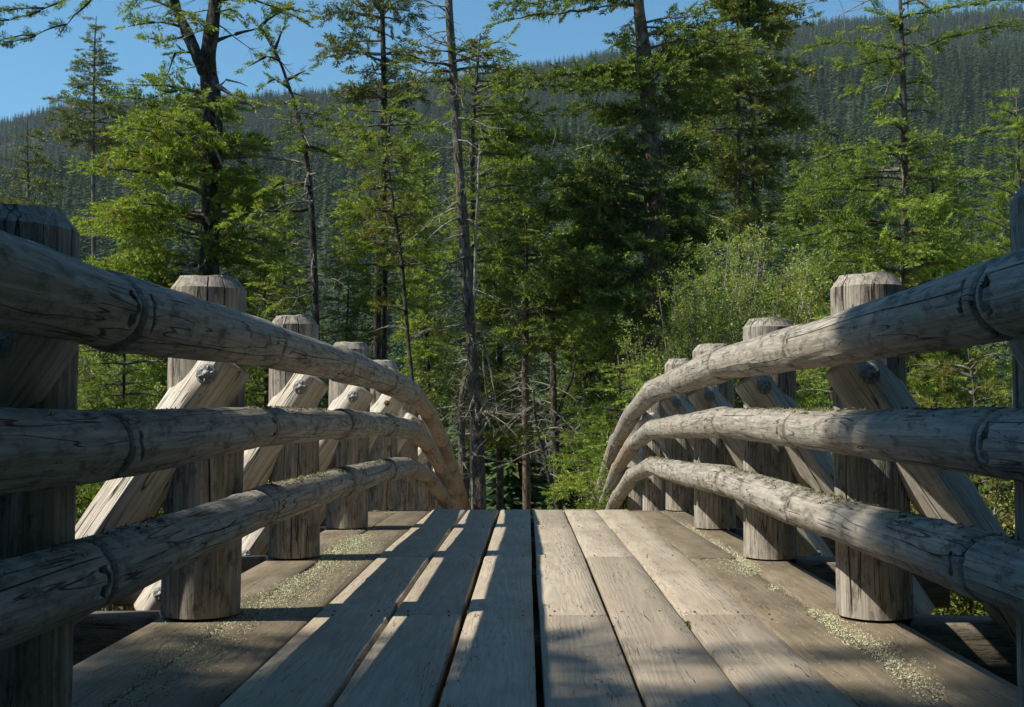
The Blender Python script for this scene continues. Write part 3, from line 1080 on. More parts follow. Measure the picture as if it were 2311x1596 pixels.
def photo_tree(name, label, cat, d, trunks, outline=(), bark=BARK_DARK, leaf=F_FIR, templates=FIR_T, seed=1, step=.30, per=3,
               boughs=(), size=.28, foliage=1.0, droop=-.12, start=.25, second=.45, gap=.17, trunk_k=12, rise=0.1, depth=.75, tw=.68, front=.8, twigs=0):
    """trunks: lists of (px, py, width px) seen in the photo; outline: (py, px left, px right) of the crown"""
    trunks = [[(a_, b_, w_ * tw) for a_, b_, w_ in tr] for tr in trunks]
    first = trunks[0]
    gx = at(first[0][0], first[0][1], d)
    gz = float(ground_z(gx.x, d))
    base = (gx.x, d, gz)
    T = Tree(name, label, cat, base, bark, leaf, templates, seed)
    r = T.r
    scale = d / FPX
    qs = []
    for ti, tr in enumerate(trunks):
        pts = []
        if ti == 0:
            p = at(tr[0][0], tr[0][1], d)
            if p.z > gz + .3:
                pts.append((p.x, d, gz - .3, tr[0][2] * scale * .56))
        for i, (px, py, w) in enumerate(tr):
            dd = d + .12 * math.sin(i * 2.3 + seed)
            p = at(px, py, dd)
            pts.append((p.x, p.y, p.z, w * scale * .5))
        qs.append(T.trunk(pts, trunk_k))
    q = qs[0]

    def on_trunk(z):
        i = int(np.argmin(np.abs(q[:, 2] - z)))
        return q[i, :3]
    if len(outline):
        oy = np.array([o[0] for o in outline], float)
        zs = np.array([at(CX, y, d).z for y in oy])
        xl = np.array([at(o[1], o[0], d).x for o in outline]); xr = np.array([at(o[2], o[0], d).x for o in outline])
        order = np.argsort(zs); zs, xl, xr = zs[order], xl[order], xr[order]
        z = zs[0]
        az = r.uniform(0, 6.28)
        while z < zs[-1]:
            a_, b_ = np.interp(z, zs, xl), np.interp(z, zs, xr)
            c = on_trunk(z)
            for _ in range(per):
                az += 2.4 + r.normal(0, .5)
                ca, sa = math.cos(az), math.sin(az)
                mean = (b_ - a_) / 2 * depth * (front if sa < 0 else 1.0)
                side = (b_ - c[0]) if ca > 0 else (c[0] - a_)
                side = max(side, .12)
                L = (side * abs(ca) ** 1.0 + mean * abs(sa)) / (abs(ca) + abs(sa)) * (r.uniform(.62, 1.05) if r.uniform() < .8 else r.uniform(.35, 1.3))
                # origin a little lower or higher on the trunk so that the limb ends at this height
                p1 = np.array([c[0] + ca * L, c[1] + sa * L, z + r.normal(0, .17) * L + droop * L * .3])
                c0 = on_trunk(p1[2] + (-droop * L * .7 - rise * L))
                T.bough(c0, p1, .012 + .014 * L, None, sag=.05, foliage=foliage, start=start, second=second, size=size, gap=gap)
            z += step * r.uniform(.6, 1.4)
    if twigs:
        ta = Acc()
        for _ in range(twigs):
            zt = r.uniform(-.5, q[:, 2].max())
            c = on_trunk(zt); a_ = r.uniform(0, 6.28); L_ = r.uniform(.15, .9) * (1 if r.uniform() < .7 else 1.6)
            dd = np.array([math.cos(a_), math.sin(a_), r.uniform(-.45, .35)])
            n_ = 5; tt = np.linspace(0, 1, n_)
            pp = c + dd * L_ * tt[:, None] + np.cumsum(r.normal(0, .05 * L_, (n_, 3)), 0) * tt[:, None]
            pp[:, 2] -= .25 * L_ * tt ** 2
            ta.tube(pp, .012 * (1 - .8 * tt) * (.5 + L_), 4)
            for _ in range(int(3 + L_ * 7)):
                f_ = r.uniform(.2, 1); b0 = pp[0] + (pp[-1] - pp[0]) * f_; b0 = pp[int(f_ * (n_ - 1))] if f_ < 1 else pp[-1]
                e_ = b0 + unit(dd + r.normal(0, .9, 3)) * L_ * r.uniform(.15, .45)
                ta.tube([b0, (b0 + e_) / 2 + r.normal(0, .02, 3), e_], [.005, .004, .002], 3)
        tg = link('dead_twigs', ta.mesh('dead_twigs', False, T.base), DEADWOOD, T.root); tg['kind'] = 'stuff'
    for b in boughs:
        pts = b['p']
        dz = b.get('dy', 0.0)
        n = len(pts); acc = Acc(); dead = b.get('dead', False)
        for i in range(n - 1):
            f0, f1 = i / (n - 1), (i + 1) / (n - 1)
            P0 = at(*pts[i], d + dz * f0); P1 = at(*pts[i + 1], d + dz * f1)
            rr = b.get('r', .03) * (1 - .6 * f0)
            st_ = b.get('start', .1) if i == 0 else .02
            T.bough(P0, P1, rr, acc, sag=b.get('sag', .02), foliage=b.get('f', 1.0), start=st_, second=b.get('sec', .4), size=b.get('size', size),
                    dead=b.get('dead', False), gap=b.get('gap', gap), wig=b.get('wig', .08))
        if acc.v:
            nm = 'dead_branch' if dead else 'branch'
            link(nm, acc.mesh(nm, True, T.base), DEADWOOD if dead else bark, T.root)
    return T.finish()


D_ = dict
# --- big forked fir on the left
photo_tree('forked_fir', 'tall dark fir on the left whose thick trunk forks in two against the sky', 'tree', 20.5,
           [[(470, 1250, 66), (470, 700, 62), (474, 560, 60), (480, 400, 56), (478, 260, 54), (470, 180, 56), (466, 140, 54), (476, 80, 40), (484, 20, 36), (490, -80, 30)],
            [(468, 165, 42), (442, 118, 36), (418, 70, 32), (398, 20, 27), (378, -60, 22)]],
           [(205, 360, 500), (235, 190, 520), (280, 110, 560), (330, 60, 640), (400, 50, 620), (470, 90, 600), (560, 140, 600), (640, 170, 580), (720, 180, 560), (820, 170, 520), (930, 160, 480)],
           BARK_DARK, F_FIR, FIR_T, 21, twigs=60, front=.6, tw=.8, step=.19, per=4, foliage=1.0, size=.26,
           boughs=[D_(p=[(410, 60), (350, 50), (290, 60)], dy=-.4), D_(p=[(395, 20), (340, 0), (300, -20)], dy=.3), D_(p=[(440, 118), (395, 120), (375, 175)], dy=-.6),
                   D_(p=[(425, 80), (370, 95), (330, 85)], dy=.5), D_(p=[(400, 20), (430, 30), (440, 60)], dy=-.8), D_(p=[(384, -20), (330, -30), (290, 30)], dy=-.5),
                   D_(p=[(482, 95), (530, 78), (585, 62)], r=.05, f=0), D_(p=[(585, 62), (600, 75), (615, 115)], dy=-.2, sag=0), D_(p=[(585, 62), (640, 20), (690, 30)], dy=.2),
                   D_(p=[(486, 10), (560, -5), (640, 25), (680, 45)], dy=-.3), D_(p=[(484, 30), (520, 20), (545, 50)], dy=-.4, size=.22),
                   D_(p=[(490, 195), (540, 225), (575, 240), (580, 262)], r=.06, f=0, dead=True, dy=-.3), D_(p=[(490, 200), (510, 180), (560, 195)], r=.03, f=0, dead=True),
                   D_(p=[(480, 290), (440, 300), (400, 345)], r=.07, f=.2, dy=-.5), D_(p=[(495, 358), (600, 355), (700, 372)], r=.055, f=.0, dead=True, dy=-.2),
                   D_(p=[(470, 210), (400, 205), (330, 225), (250, 215)], dy=-.6), D_(p=[(475, 330), (490, 345), (505, 385)], r=.05, f=0, dead=True, dy=-.7)])
# --- slender spire behind it
photo_tree('spire_fir', 'slender pointed fir top standing in the sky left of the forked fir', 'tree', 36,
           [[(210, 700, 16), (212, 330, 12), (215, 120, 7), (217, 36, 2)]],
           [(34, 212, 222), (60, 202, 232), (100, 188, 248), (140, 165, 272), (170, 180, 262), (205, 130, 270), (235, 105, 300), (270, 110, 320), (330, 70, 310)],
           BARK_GREY, F_GREY, FIR_T, 22, step=.30, per=4, size=.36, gap=.24, foliage=.7, depth=.6)
photo_tree('edge_fir', 'thin light green fir at the left edge above the dark post', 'tree', 27,
           [[(66, 800, 14), (64, 500, 12), (60, 300, 4), (62, 268, 2)]],
           [(268, 55, 70), (320, 40, 95), (390, 5, 130), (450, -20, 110), (520, -20, 150), (600, -30, 160), (700, -30, 160)],
           BARK_GREY, F_GREY, FIR_T, 23, step=.24, per=4, size=.28, gap=.22, foliage=.8)
# --- leaning thin trunk with sparse tufts
photo_tree('leaning_fir', 'thin leaning fir with bare lower limbs between the forked fir and the layered fir', 'tree', 18.5,
           [[(722, 1200, 26), (716, 900, 25), (712, 700, 23), (705, 500, 20), (700, 400, 18), (686, 310, 15), (662, 220, 12), (640, 150, 9), (612, 98, 5)]],
           [(255, 640, 730), (300, 620, 740), (330, 640, 720)],
           BARK_DARK, F_FIR, FIR_T, 24, twigs=45, step=.3, per=3,
           boughs=[D_(p=[(632, 135), (600, 128), (560, 150)], size=.24), D_(p=[(648, 180), (690, 160)], size=.24), D_(p=[(612, 100), (580, 55)], size=.22), D_(p=[(620, 110), (640, 60)], size=.22),
                   D_(p=[(655, 200), (620, 178), (600, 190)], size=.22), D_(p=[(665, 230), (600, 240), (560, 225)], f=.3, dead=True), D_(p=[(690, 330), (745, 345)], size=.24),
                   D_(p=[(700, 395), (760, 385), (770, 400)], dead=True, f=0, r=.02), D_(p=[(706, 455), (650, 460), (610, 480)], dead=True, f=0, r=.03),
                   D_(p=[(708, 540), (640, 530), (590, 505)], f=.2, r=.02), D_(p=[(712, 600), (650, 605), (590, 590)], f=.15, r=.025), D_(p=[(712, 632), (650, 650), (595, 642)], f=.15, r=.03),
                   D_(p=[(714, 655), (650, 678), (590, 675)], f=.1, r=.03), D_(p=[(706, 470), (560, 480), (520, 500)], r=.035, f=.1), D_(p=[(700, 420), (640, 410), (600, 430)], size=.24, f=.8)])
# --- layered fir left of the centre
photo_tree('layered_fir', 'layered grey green fir rising into the sky left of the tall bare trunk', 'tree', 24,
           [[(848, 1250, 32), (850, 780, 28), (853, 640, 26), (864, 400, 23), (867, 200, 20), (865, 60, 16), (862, -120, 9)]],
           [(-120, 800, 920), (-60, 760, 960), (0, 740, 950), (60, 660, 945), (85, 640, 930), (115, 700, 950), (150, 745, 945), (185, 690, 960), (225, 770, 960)],
           BARK_DARK, F_GREY, FIR_T, 25, twigs=40, step=.32, per=4, size=.29, foliage=.95, second=.45, start=.3)
photo_tree('broad_fir', 'broad bright fir crown just below the layered fir with the forested ridge behind', 'tree', 22,
           [[(865, 900, 18), (868, 500, 16), (878, 300, 8), (880, 240, 3)]],
           [(232, 850, 920), (262, 770, 1000), (300, 735, 1010), (345, 760, 990), (400, 780, 960), (460, 750, 980), (540, 730, 960), (620, 740, 960), (700, 780, 960)],
           BARK_DARK, F_FIR, FIR_T, 26, step=.24, per=4, foliage=.85)
photo_tree('young_pine', 'dark young pine with dense upright needles left of the tall bare trunk', 'tree', 17.5,
           [[(932, 1150, 17), (930, 880, 14), (915, 700, 13), (903, 560, 12), (886, 440, 10), (872, 330, 4)]],
           [(325, 855, 895), (370, 820, 930), (420, 790, 960), (480, 800, 960), (540, 820, 960), (600, 860, 960)],
           BARK_DARK, F_OLIVE, PINE_T, 27, step=.2, per=3, size=.26, boughs=[D_(p=[(918, 745), (880, 735), (850, 745)], dead=True, f=0, r=.02), D_(p=[(925, 770), (970, 740)], dead=True, f=0, r=.015), D_(p=[(915, 700), (870, 690)], f=.6)])
# --- the tall bare trunk in the middle
photo_tree('bare_trunk_fir', 'tall dark bare trunk of an old fir left of the centre with lichen hung stubs', 'tree', 19,
           [[(1088, 1300, 44), (1084, 1147, 42), (1078, 980, 40), (1068, 820, 38), (1056, 680, 36), (1046, 560, 36), (1036, 430, 33), (1028, 280, 30), (1022, 150, 28), (1014, 40, 25), (1010, -80, 22)]],
           (), BARK_GREY, F_OLIVE, FIR_T, 28, twigs=110,
           boughs=[D_(p=[(1015, 30), (975, 8), (930, -10)], dead=True, f=0, r=.02, dy=-.3), D_(p=[(1018, 100), (985, 92), (945, 70)], dead=True, f=0, r=.025),
                   D_(p=[(1022, 150), (960, 140), (915, 120)], r=.035, f=.45, dy=-.5), D_(p=[(1022, 160), (960, 165), (905, 150)], r=.03, f=.4, dy=.4), D_(p=[(1022, 120), (985, 115), (950, 100)], f=.3, r=.02, dy=-.6),
                   D_(p=[(1024, 140), (1080, 125), (1130, 130)], r=.03, f=.5, dy=-.4), D_(p=[(1024, 160), (1090, 150), (1150, 160)], r=.03, f=.45, dy=.2), D_(p=[(1026, 180), (960, 185), (900, 190)], r=.02, f=.3),
                   D_(p=[(1030, 120), (1060, 110), (1080, 90)], f=.3, r=.02), D_(p=[(1040, 490), (1000, 510), (965, 540)], dead=True, f=0, r=.03, dy=-.6), D_(p=[(1044, 500), (1065, 480)], dead=True, f=0, r=.02),
                   D_(p=[(1044, 530), (1000, 545), (960, 530)], dead=True, f=0, r=.02, dy=-.5), D_(p=[(1048, 580), (1010, 600), (990, 640)], f=0, r=.02, dy=-.3), D_(p=[(1050, 620), (1000, 630), (960, 655)], dead=True, f=0, r=.02),
                   D_(p=[(1055, 660), (1020, 690), (1000, 730)], dead=True, f=0, r=.02, dy=-.4), D_(p=[(1058, 700), (1020, 710), (985, 700)], dead=True, f=0, r=.02), D_(p=[(1062, 760), (1000, 780), (960, 775)], f=.5, r=.02, dy=-.5),
                   D_(p=[(1068, 830), (1000, 850), (950, 900)], f=.5, r=.02, dy=.5, size=.3), D_(p=[(1075, 950), (1100, 900), (1095, 850), (1090, 790)], dead=True, f=0, r=.03, dy=-.5),
                   D_(p=[(1078, 985), (1110, 940), (1130, 905), (1150, 900)], dead=True, f=0, r=.03, dy=-.4), D_(p=[(1096, 800), (1106, 830), (1115, 880), (1120, 930)], dead=True, f=0, r=.025, dy=-.3),
                   D_(p=[(1080, 1000), (1150, 980), (1220, 985)], f=.9, r=.03, dy=.4, size=.3)])
photo_tree('broken_snag', 'pale broken trunk stub close behind the tall bare fir trunk', 'tree trunk', 25,
           [[(1046, 1300, 34), (1044, 1050, 28), (1040, 960, 25), (1046, 880, 22), (1050, 850, 10)]], (), BARK_GREY, F_DARK, FIR_T, 29, twigs=15,
           boughs=[D_(p=[(1044, 900), (1000, 920), (970, 960)], f=.5, r=.02)])
photo_tree('ridge_fir', 'fir with a tufted rounded top just right of the tall bare trunk', 'tree', 27,
           [[(1066, 900, 18), (1066, 600, 17), (1067, 340, 15), (1072, 220, 11), (1084, 74, 3)]],
           [(72, 1076, 1094), (95, 1045, 1160), (130, 1020, 1190), (175, 1000, 1270), (215, 1000, 1290), (255, 1030, 1290), (300, 1090, 1270), (350, 1080, 1290), (400, 1050, 1300), (470, 1000, 1260), (560, 960, 1200)],
           BARK_DARK, F_FIR, FIR_T, 30, twigs=40, step=.28, per=4, foliage=.85)
photo_tree('dead_sapling', 'thin pale dead sapling right beside the tall bare trunk', 'tree trunk', 23,
           [[(1070, 700, 9), (1072, 520, 9), (1080, 440, 8), (1078, 380, 7), (1082, 320, 4), (1083, 300, 2)]], (), DEADWOOD, F_DARK, FIR_T, 31,
           boughs=[D_(p=[(1080, 400), (1100, 380)], dead=True, f=0, r=.01), D_(p=[(1079, 420), (1050, 405)], dead=True, f=0, r=.01), D_(p=[(1080, 350), (1100, 330)], dead=True, f=0, r=.01)])
# --- big old fir right of the centre
photo_tree('old_fir', 'large old fir with a thick ruddy trunk and heavy dark boughs right of the centre', 'tree', 26,
           [[(1478, 1000, 60), (1476, 640, 54), (1478, 540, 52), (1476, 420, 48), (1470, 330, 46), (1462, 210, 40), (1452, 110, 35), (1441, 20, 31), (1436, -100, 27)]],
           [(60, 1400, 1640), (100, 1330, 1700), (150, 1310, 1720), (200, 1260, 1690), (260, 1340, 1600), (320, 1340, 1590), (380, 1230, 1620), (440, 1190, 1650), (500, 1170, 1640), (570, 1210, 1620), (640, 1120, 1540), (720, 1100, 1480), (780, 1150, 1450)],
           BARK_RED, F_DARK, FIR_T, 32, twigs=70, tw=.9, front=.35, step=.25, per=4, size=.34, foliage=.92, gap=.18,
           boughs=[D_(p=[(1441, 10), (1350, 18), (1250, 30), (1160, 42), (1120, 55)], r=.06, f=.35, dy=-1.0), D_(p=[(1441, -10), (1330, 0), (1230, 5), (1130, 10)], r=.05, f=.9, dy=.5), D_(p=[(1440, -20), (1340, -10), (1270, 10)], r=.04, f=1, dy=-.6),
                   D_(p=[(1462, 150), (1380, 155), (1300, 165), (1180, 190)], r=.05, dy=-.8), D_(p=[(1465, 200), (1370, 190), (1290, 200)], r=.05, dy=-1.2), D_(p=[(1450, 80), (1540, 60), (1630, 75), (1700, 95)], r=.05, dy=-.6),
                   D_(p=[(1460, 130), (1560, 130), (1640, 100), (1700, 105)], r=.05, dy=-1), D_(p=[(1468, 270), (1400, 290), (1330, 330), (1285, 345)], r=.06, f=.1, dead=True, dy=-1.2),
                   D_(p=[(1368, 305), (1345, 350), (1330, 430)], dead=True, f=0, r=.02, dy=-.2), D_(p=[(1375, 175), (1345, 225), (1335, 290), (1310, 340)], dead=True, f=0, r=.02, dy=-.2),
                   D_(p=[(1230, 250), (1255, 300), (1245, 340)], dead=True, f=0, r=.015), D_(p=[(1458, 165), (1410, 150), (1380, 160)], dead=True, f=0, r=.02, dy=-.5),
                   D_(p=[(1475, 440), (1400, 430), (1320, 470)], r=.05, dy=-1), D_(p=[(1478, 480), (1540, 460), (1640, 500)], r=.04, f=.3, dead=True, dy=-1), D_(p=[(1475, 600), (1380, 620), (1270, 570)], r=.05, dy=-1.3)])
# --- twin trunks
photo_tree('twin_fir', 'olive green fir with two slim pale trunks left of the bright right hand fir', 'tree', 29,
           [[(1728, 900, 25), (1726, 640, 24), (1718, 520, 22), (1702, 430, 20), (1706, 330, 16), (1690, 200, 10), (1680, 60, 5)],
            [(1680, 700, 18), (1668, 520, 16), (1670, 380, 15), (1666, 200, 11), (1663, 50, 7), (1660, -60, 5)]],
           [(-60, 1620, 1740), (-10, 1590, 1780), (30, 1580, 1840), (80, 1560, 1800), (140, 1530, 1800), (200, 1530, 1830), (260, 1500, 1850), (320, 1520, 1830), (370, 1560, 1800), (420, 1600, 1780), (470, 1600, 1760), (560, 1620, 1740)],
           BARK_GREY, F_OLIVE, FIR_T, 33, twigs=50, step=.25, per=4, size=.34, foliage=.9, gap=.18,
           boughs=[D_(p=[(1670, 35), (1750, 30), (1840, 5)], r=.04, f=.5, dy=-.6), D_(p=[(1690, 80), (1760, 60), (1830, 38)], r=.03, f=.2, dead=True)])
# --- bright fir on the right
photo_tree('bright_fir', 'bright yellow green fir on the right with long separate limbs over the ridge', 'tree', 17,
           [[(2040, 1100, 30), (2040, 640, 28), (2043, 400, 25), (2043, 250, 21), (2038, 150, 17), (2032, 0, 12), (2030, -80, 8)]],
           [(225, 2000, 2080), (255, 1960, 2130), (290, 1930, 2150), (330, 1830, 2180), (370, 1790, 2240), (410, 1790, 2200), (460, 1780, 2230), (520, 1770, 2260), (580, 1780, 2280), (640, 1750, 2260), (720, 1800, 2260), (800, 1860, 2260), (900, 1900, 2260)],
           BARK_GREY, F_BRIGHT, FIR_FINE, 34, twigs=30, step=.22, per=4, size=.24, foliage=.9,
           boughs=[D_(p=[(2040, 210), (2000, 225), (1975, 250)], r=.02, sec=.3, gap=.09), D_(p=[(2036, 10), (2070, 0), (2095, 20)], r=.02, sec=.3, gap=.09), D_(p=[(2040, 100), (2065, 115), (2085, 140)], r=.02, sec=.3, gap=.09, dy=-.3), D_(p=[(2040, 160), (2015, 150), (2000, 120)], r=.02, sec=.3, gap=.09, dy=-.3), D_(p=[(2034, 40), (2090, 28), (2200, 12), (2330, 0)], r=.03, sec=.2, gap=.08), D_(p=[(2040, 125), (2100, 100), (2200, 70), (2330, 52)], r=.03, sec=.22, gap=.08), D_(p=[(2040, 60), (1980, 30), (1965, 0)], r=.02, sec=.3, gap=.09),
                   D_(p=[(2035, 45), (1990, 62), (1915, 70)], r=.02, f=.2, sec=.1), D_(p=[(2040, 115), (1960, 100), (1880, 95), (1815, 112)], r=.025, sec=.25, gap=.08, dy=-.4), D_(p=[(2042, 128), (1990, 135), (1910, 150), (1890, 140)], r=.025, sec=.28, gap=.08, dy=.3),
                   D_(p=[(2042, 160), (1980, 175), (1920, 205)], r=.02, sec=.25, gap=.09), D_(p=[(2040, 20), (2020, 60), (1990, 25)], r=.02, sec=.3, gap=.09), D_(p=[(2042, 190), (2075, 180), (2100, 205)], r=.02, sec=.25, gap=.09), D_(p=[(2040, 80), (2070, 70), (2080, 50)], r=.015, sec=.2),
                   D_(p=[(2045, 340), (2120, 325), (2210, 300), (2260, 290)], r=.03, dy=-.4), D_(p=[(2043, 445), (1960, 430), (1860, 425), (1810, 440)], r=.03, dy=-.8), D_(p=[(2040, 540), (1950, 525), (1850, 525), (1790, 535)], r=.03, dy=-.9),
                   D_(p=[(2043, 450), (2110, 440), (2200, 400)], r=.03, dy=-.8), D_(p=[(2040, 330), (1950, 335), (1870, 350), (1800, 385)], r=.03, dy=-.5)])
photo_tree('corner_pine', 'upright young pine with soft candles at the right edge of the view', 'tree', 19,
           [[(2290, 900, 14), (2298, 620, 13), (2300, 420, 11), (2294, 250, 4), (2290, 190, 2)]],
           [(185, 2284, 2296), (220, 2270, 2312), (265, 2225, 2335), (310, 2215, 2360), (360, 2225, 2370), (420, 2225, 2380), (500, 2190, 2390), (580, 2160, 2390), (660, 2170, 2390), (760, 2200, 2390)],
           BARK_GREY, F_BRIGHT, PINE_T, 35, step=.2, per=3, size=.28, droop=.25, rise=.2)
# --- lower middle
photo_tree('slim_red_fir', 'slim ruddy trunked fir standing in the middle beyond the end of the bridge', 'tree', 27,
           [[(1190, 1300, 30), (1188, 1147, 28), (1185, 950, 26), (1184, 820, 22), (1188, 700, 17), (1190, 560, 9), (1188, 480, 3)]],
           [(480, 1150, 1230), (540, 1110, 1270), (600, 1080, 1310), (660, 1070, 1340), (720, 1080, 1340), (780, 1100, 1290)],
           BARK_RED, F_FIR, FIR_T, 36, twigs=60, step=.3, per=4, size=.32, foliage=.85,
           boughs=[D_(p=[(1186, 880), (1220, 900), (1240, 960)], dead=True, f=0, r=.02), D_(p=[(1186, 860), (1150, 830)], dead=True, f=0, r=.02), D_(p=[(1186, 840), (1140, 850), (1100, 880)], f=.4, r=.02), D_(p=[(1186, 1000), (1150, 1010)], dead=True, f=0, r=.015)])
photo_tree('dark_fork_fir', 'dark trunked fir with forked upper limbs right of the slim ruddy one', 'tree', 29,
           [[(1268, 1300, 26), (1262, 1147, 26), (1254, 1020, 24), (1250, 900, 22), (1246, 780, 18), (1252, 640, 12), (1256, 540, 5)],
            [(1256, 960, 14), (1270, 900, 11), (1290, 860, 8), (1300, 810, 6), (1296, 770, 3)]],
           [(540, 1220, 1330), (600, 1180, 1400), (660, 1170, 1430), (720, 1200, 1430), (780, 1230, 1380)],
           BARK_DARK, F_DARK, FIR_T, 37, twigs=50, step=.3, per=4, size=.34, foliage=.8,
           boughs=[D_(p=[(1255, 1000), (1300, 970), (1350, 925)], dead=True, f=0, r=.03), D_(p=[(1290, 860), (1330, 840), (1350, 830)], dead=True, f=0, r=.015), D_(p=[(1250, 940), (1215, 930)], dead=True, f=0, r=.015)])
photo_tree('leaning_snag', 'thin dark leaning dead trunk crossing in front of the forked dark trunk', 'tree trunk', 24,
           [[(1290, 1300, 17), (1262, 1147, 15), (1238, 1070, 14), (1220, 1010, 11), (1208, 950, 8), (1204, 880, 3)]], (), BARK_DARK, F_DARK, FIR_T, 38, twigs=20,
           boughs=[D_(p=[(1225, 1020), (1200, 1000)], dead=True, f=0, r=.01), D_(p=[(1240, 1075), (1260, 1030)], dead=True, f=0, r=.01)])
photo_tree('low_bright_fir', 'low bright green fir spreading flat sprays beside the right hand rails', 'tree', 18,
           [[(1420, 1300, 20), (1415, 1100, 16), (1400, 900, 8), (1395, 800, 3)]],
           [(800, 1370, 1430), (860, 1340, 1460), (920, 1300, 1480), (970, 1270, 1500), (1020, 1215, 1500), (1070, 1190, 1510), (1120, 1200, 1510), (1180, 1200, 1500)],
           BARK_GREY, F_BRIGHT, FIR_FINE, 39, step=.16, per=4, size=.24)
photo_tree('middle_fir', 'green fir with drooping sprays filling the middle behind the slim trunks', 'tree', 33,
           [[(1330, 1200, 26), (1330, 700, 20), (1325, 480, 8), (1322, 380, 3)]],
           [(370, 1300, 1345), (430, 1250, 1400), (500, 1220, 1440), (580, 1200, 1450), (660, 1220, 1460), (760, 1240, 1450), (860, 1280, 1420)],
           BARK_DARK, F_FIR, FIR_T, 40, step=.36, per=4, size=.42, gap=.24, foliage=.7)
photo_tree('shaded_fir', 'dark shaded fir filling the space between the twin trunks and the bright fir', 'tree', 23,
           [[(1880, 1100, 24), (1880, 700, 18), (1878, 420, 8), (1876, 300, 3)]],
           [(290, 1860, 1895), (340, 1830, 1930), (400, 1790, 1960), (480, 1770, 1980), (580, 1760, 1990), (700, 1760, 2000), (820, 1780, 2000)],
           BARK_DARK, F_DARK, FIR_T, 41, step=.26, per=4, size=.32, foliage=.85)
photo_tree('left_low_fir', 'low bushy fir seen between the left hand rails beside dry grass', 'tree', 14.5,
           [[(270, 1300, 18), (275, 1000, 14), (280, 760, 6), (285, 650, 3)]],
           [(650, 270, 300), (720, 220, 380), (790, 170, 400), (860, 150, 410), (930, 140, 400), (1000, 170, 380)],
           BARK_DARK, F_FIR, FIR_FINE, 42, step=.16, per=3, size=.22, foliage=.8)
photo_tree('far_left_fir', 'dark green fir behind the second left post', 'tree', 25,
           [[(600, 1200, 22), (600, 800, 16), (596, 560, 6), (595, 470, 3)]],
           [(460, 580, 610), (540, 550, 650), (640, 520, 680), (740, 500, 720), (860, 480, 740), (980, 500, 740)],
           BARK_DARK, F_DARK, FIR_T, 43, step=.3, per=4, size=.32, foliage=.8)
photo_tree('gap_fir', 'green fir behind the third and fourth left posts', 'tree', 21,
           [[(780, 1250, 20), (780, 900, 14), (785, 700, 6), (788, 600, 3)]],
           [(590, 770, 800), (660, 740, 840), (740, 720, 860), (830, 740, 880), (920, 760, 960), (1020, 780, 960)],
           BARK_DARK, F_FIR, FIR_T, 44, step=.3, per=4, size=.28, foliage=.75)
photo_tree('right_low_pine', 'low pine with reddish cones seen between the right hand rails', 'tree', 14,
           [[(2200, 1400, 18), (2200, 1000, 14), (2190, 800, 6), (2190, 720, 3)]],
           [(720, 2170, 2210), (780, 2100, 2280), (850, 2060, 2320), (930, 2040, 2330), (1020, 2040, 2340), (1120, 2080, 2340), (1220, 2100, 2340)],
           BARK_GREY, F_OLIVE, PINE_T, 45, step=.15, per=3, size=.24, droop=.15)
photo_tree('right_low_fir', 'fresh green low fir seen behind the second right post under the top rail', 'tree', 16,
           [[(1900, 1400, 18), (1900, 1000, 14), (1905, 760, 6), (1905, 680, 3)]],
           [(690, 1890, 1920), (760, 1830, 1990), (850, 1800, 2060), (950, 1780, 2100), (1050, 1790, 2100), (1180, 1800, 2080)],
           BARK_DARK, F_BRIGHT, FIR_FINE, 46, step=.18, per=3, size=.24, foliage=.85)
# --- more crowns that close the wall of trees
for q, (lab, d, px, top, bot, half, leaf) in enumerate([
        ('dense mid green fir behind the forked fir reaching its lowest boughs', 32, 330, 420, 1150, 110, F_FIR),
        ('dense olive fir standing behind the leaning thin fir', 36, 640, 380, 1150, 90, F_OLIVE),
        ('full green fir right behind the dark young pine', 34, 960, 330, 1100, 95, F_FIR),
        ('wide fir behind the tall bare trunk with yellowish tips', 35, 1130, 250, 1000, 120, F_OLIVE),
        ('dark full fir left of the big old fir', 33, 1330, 300, 1000, 110, F_DARK),
        ('broad green fir right behind the big old fir', 36, 1560, 240, 1100, 120, F_FIR),
        ('bushy bright fir between the twin trunks and the shaded fir', 30, 1800, 380, 1150, 110, F_BRIGHT),
        ('full green fir behind the bright right hand fir', 30, 2110, 330, 1150, 120, F_FIR),
        ('dense green fir at the far left behind the dark near post', 30, 110, 470, 1150, 110, F_FIR),
        ('green fir behind the right hand posts and the leafy bush', 26, 1700, 640, 1200, 110, F_DARK)]):
    rq = np.random.default_rng(500 + q)
    ol = [(top, px - 6, px + 6)]
    for u in (.08, .18, .3, .42, .55, .68, .82, 1.0):
        ol.append((top + (bot - top) * u, px - half * (u ** .55) * rq.uniform(.6, 1.15), px + half * (u ** .55) * rq.uniform(.6, 1.15)))
    photo_tree('backing_fir', lab, 'tree', d, [[(px + rq.normal(0, 10), bot + 60, 24), (px, (top + bot) / 2, 18), (px + rq.normal(0, 8), top + 60, 8), (px, top - 4, 3)]],
               ol, BARK_DARK, leaf, FIR_T, 520 + q, step=.32, per=4, size=.46, gap=.25, foliage=.9, depth=.7)
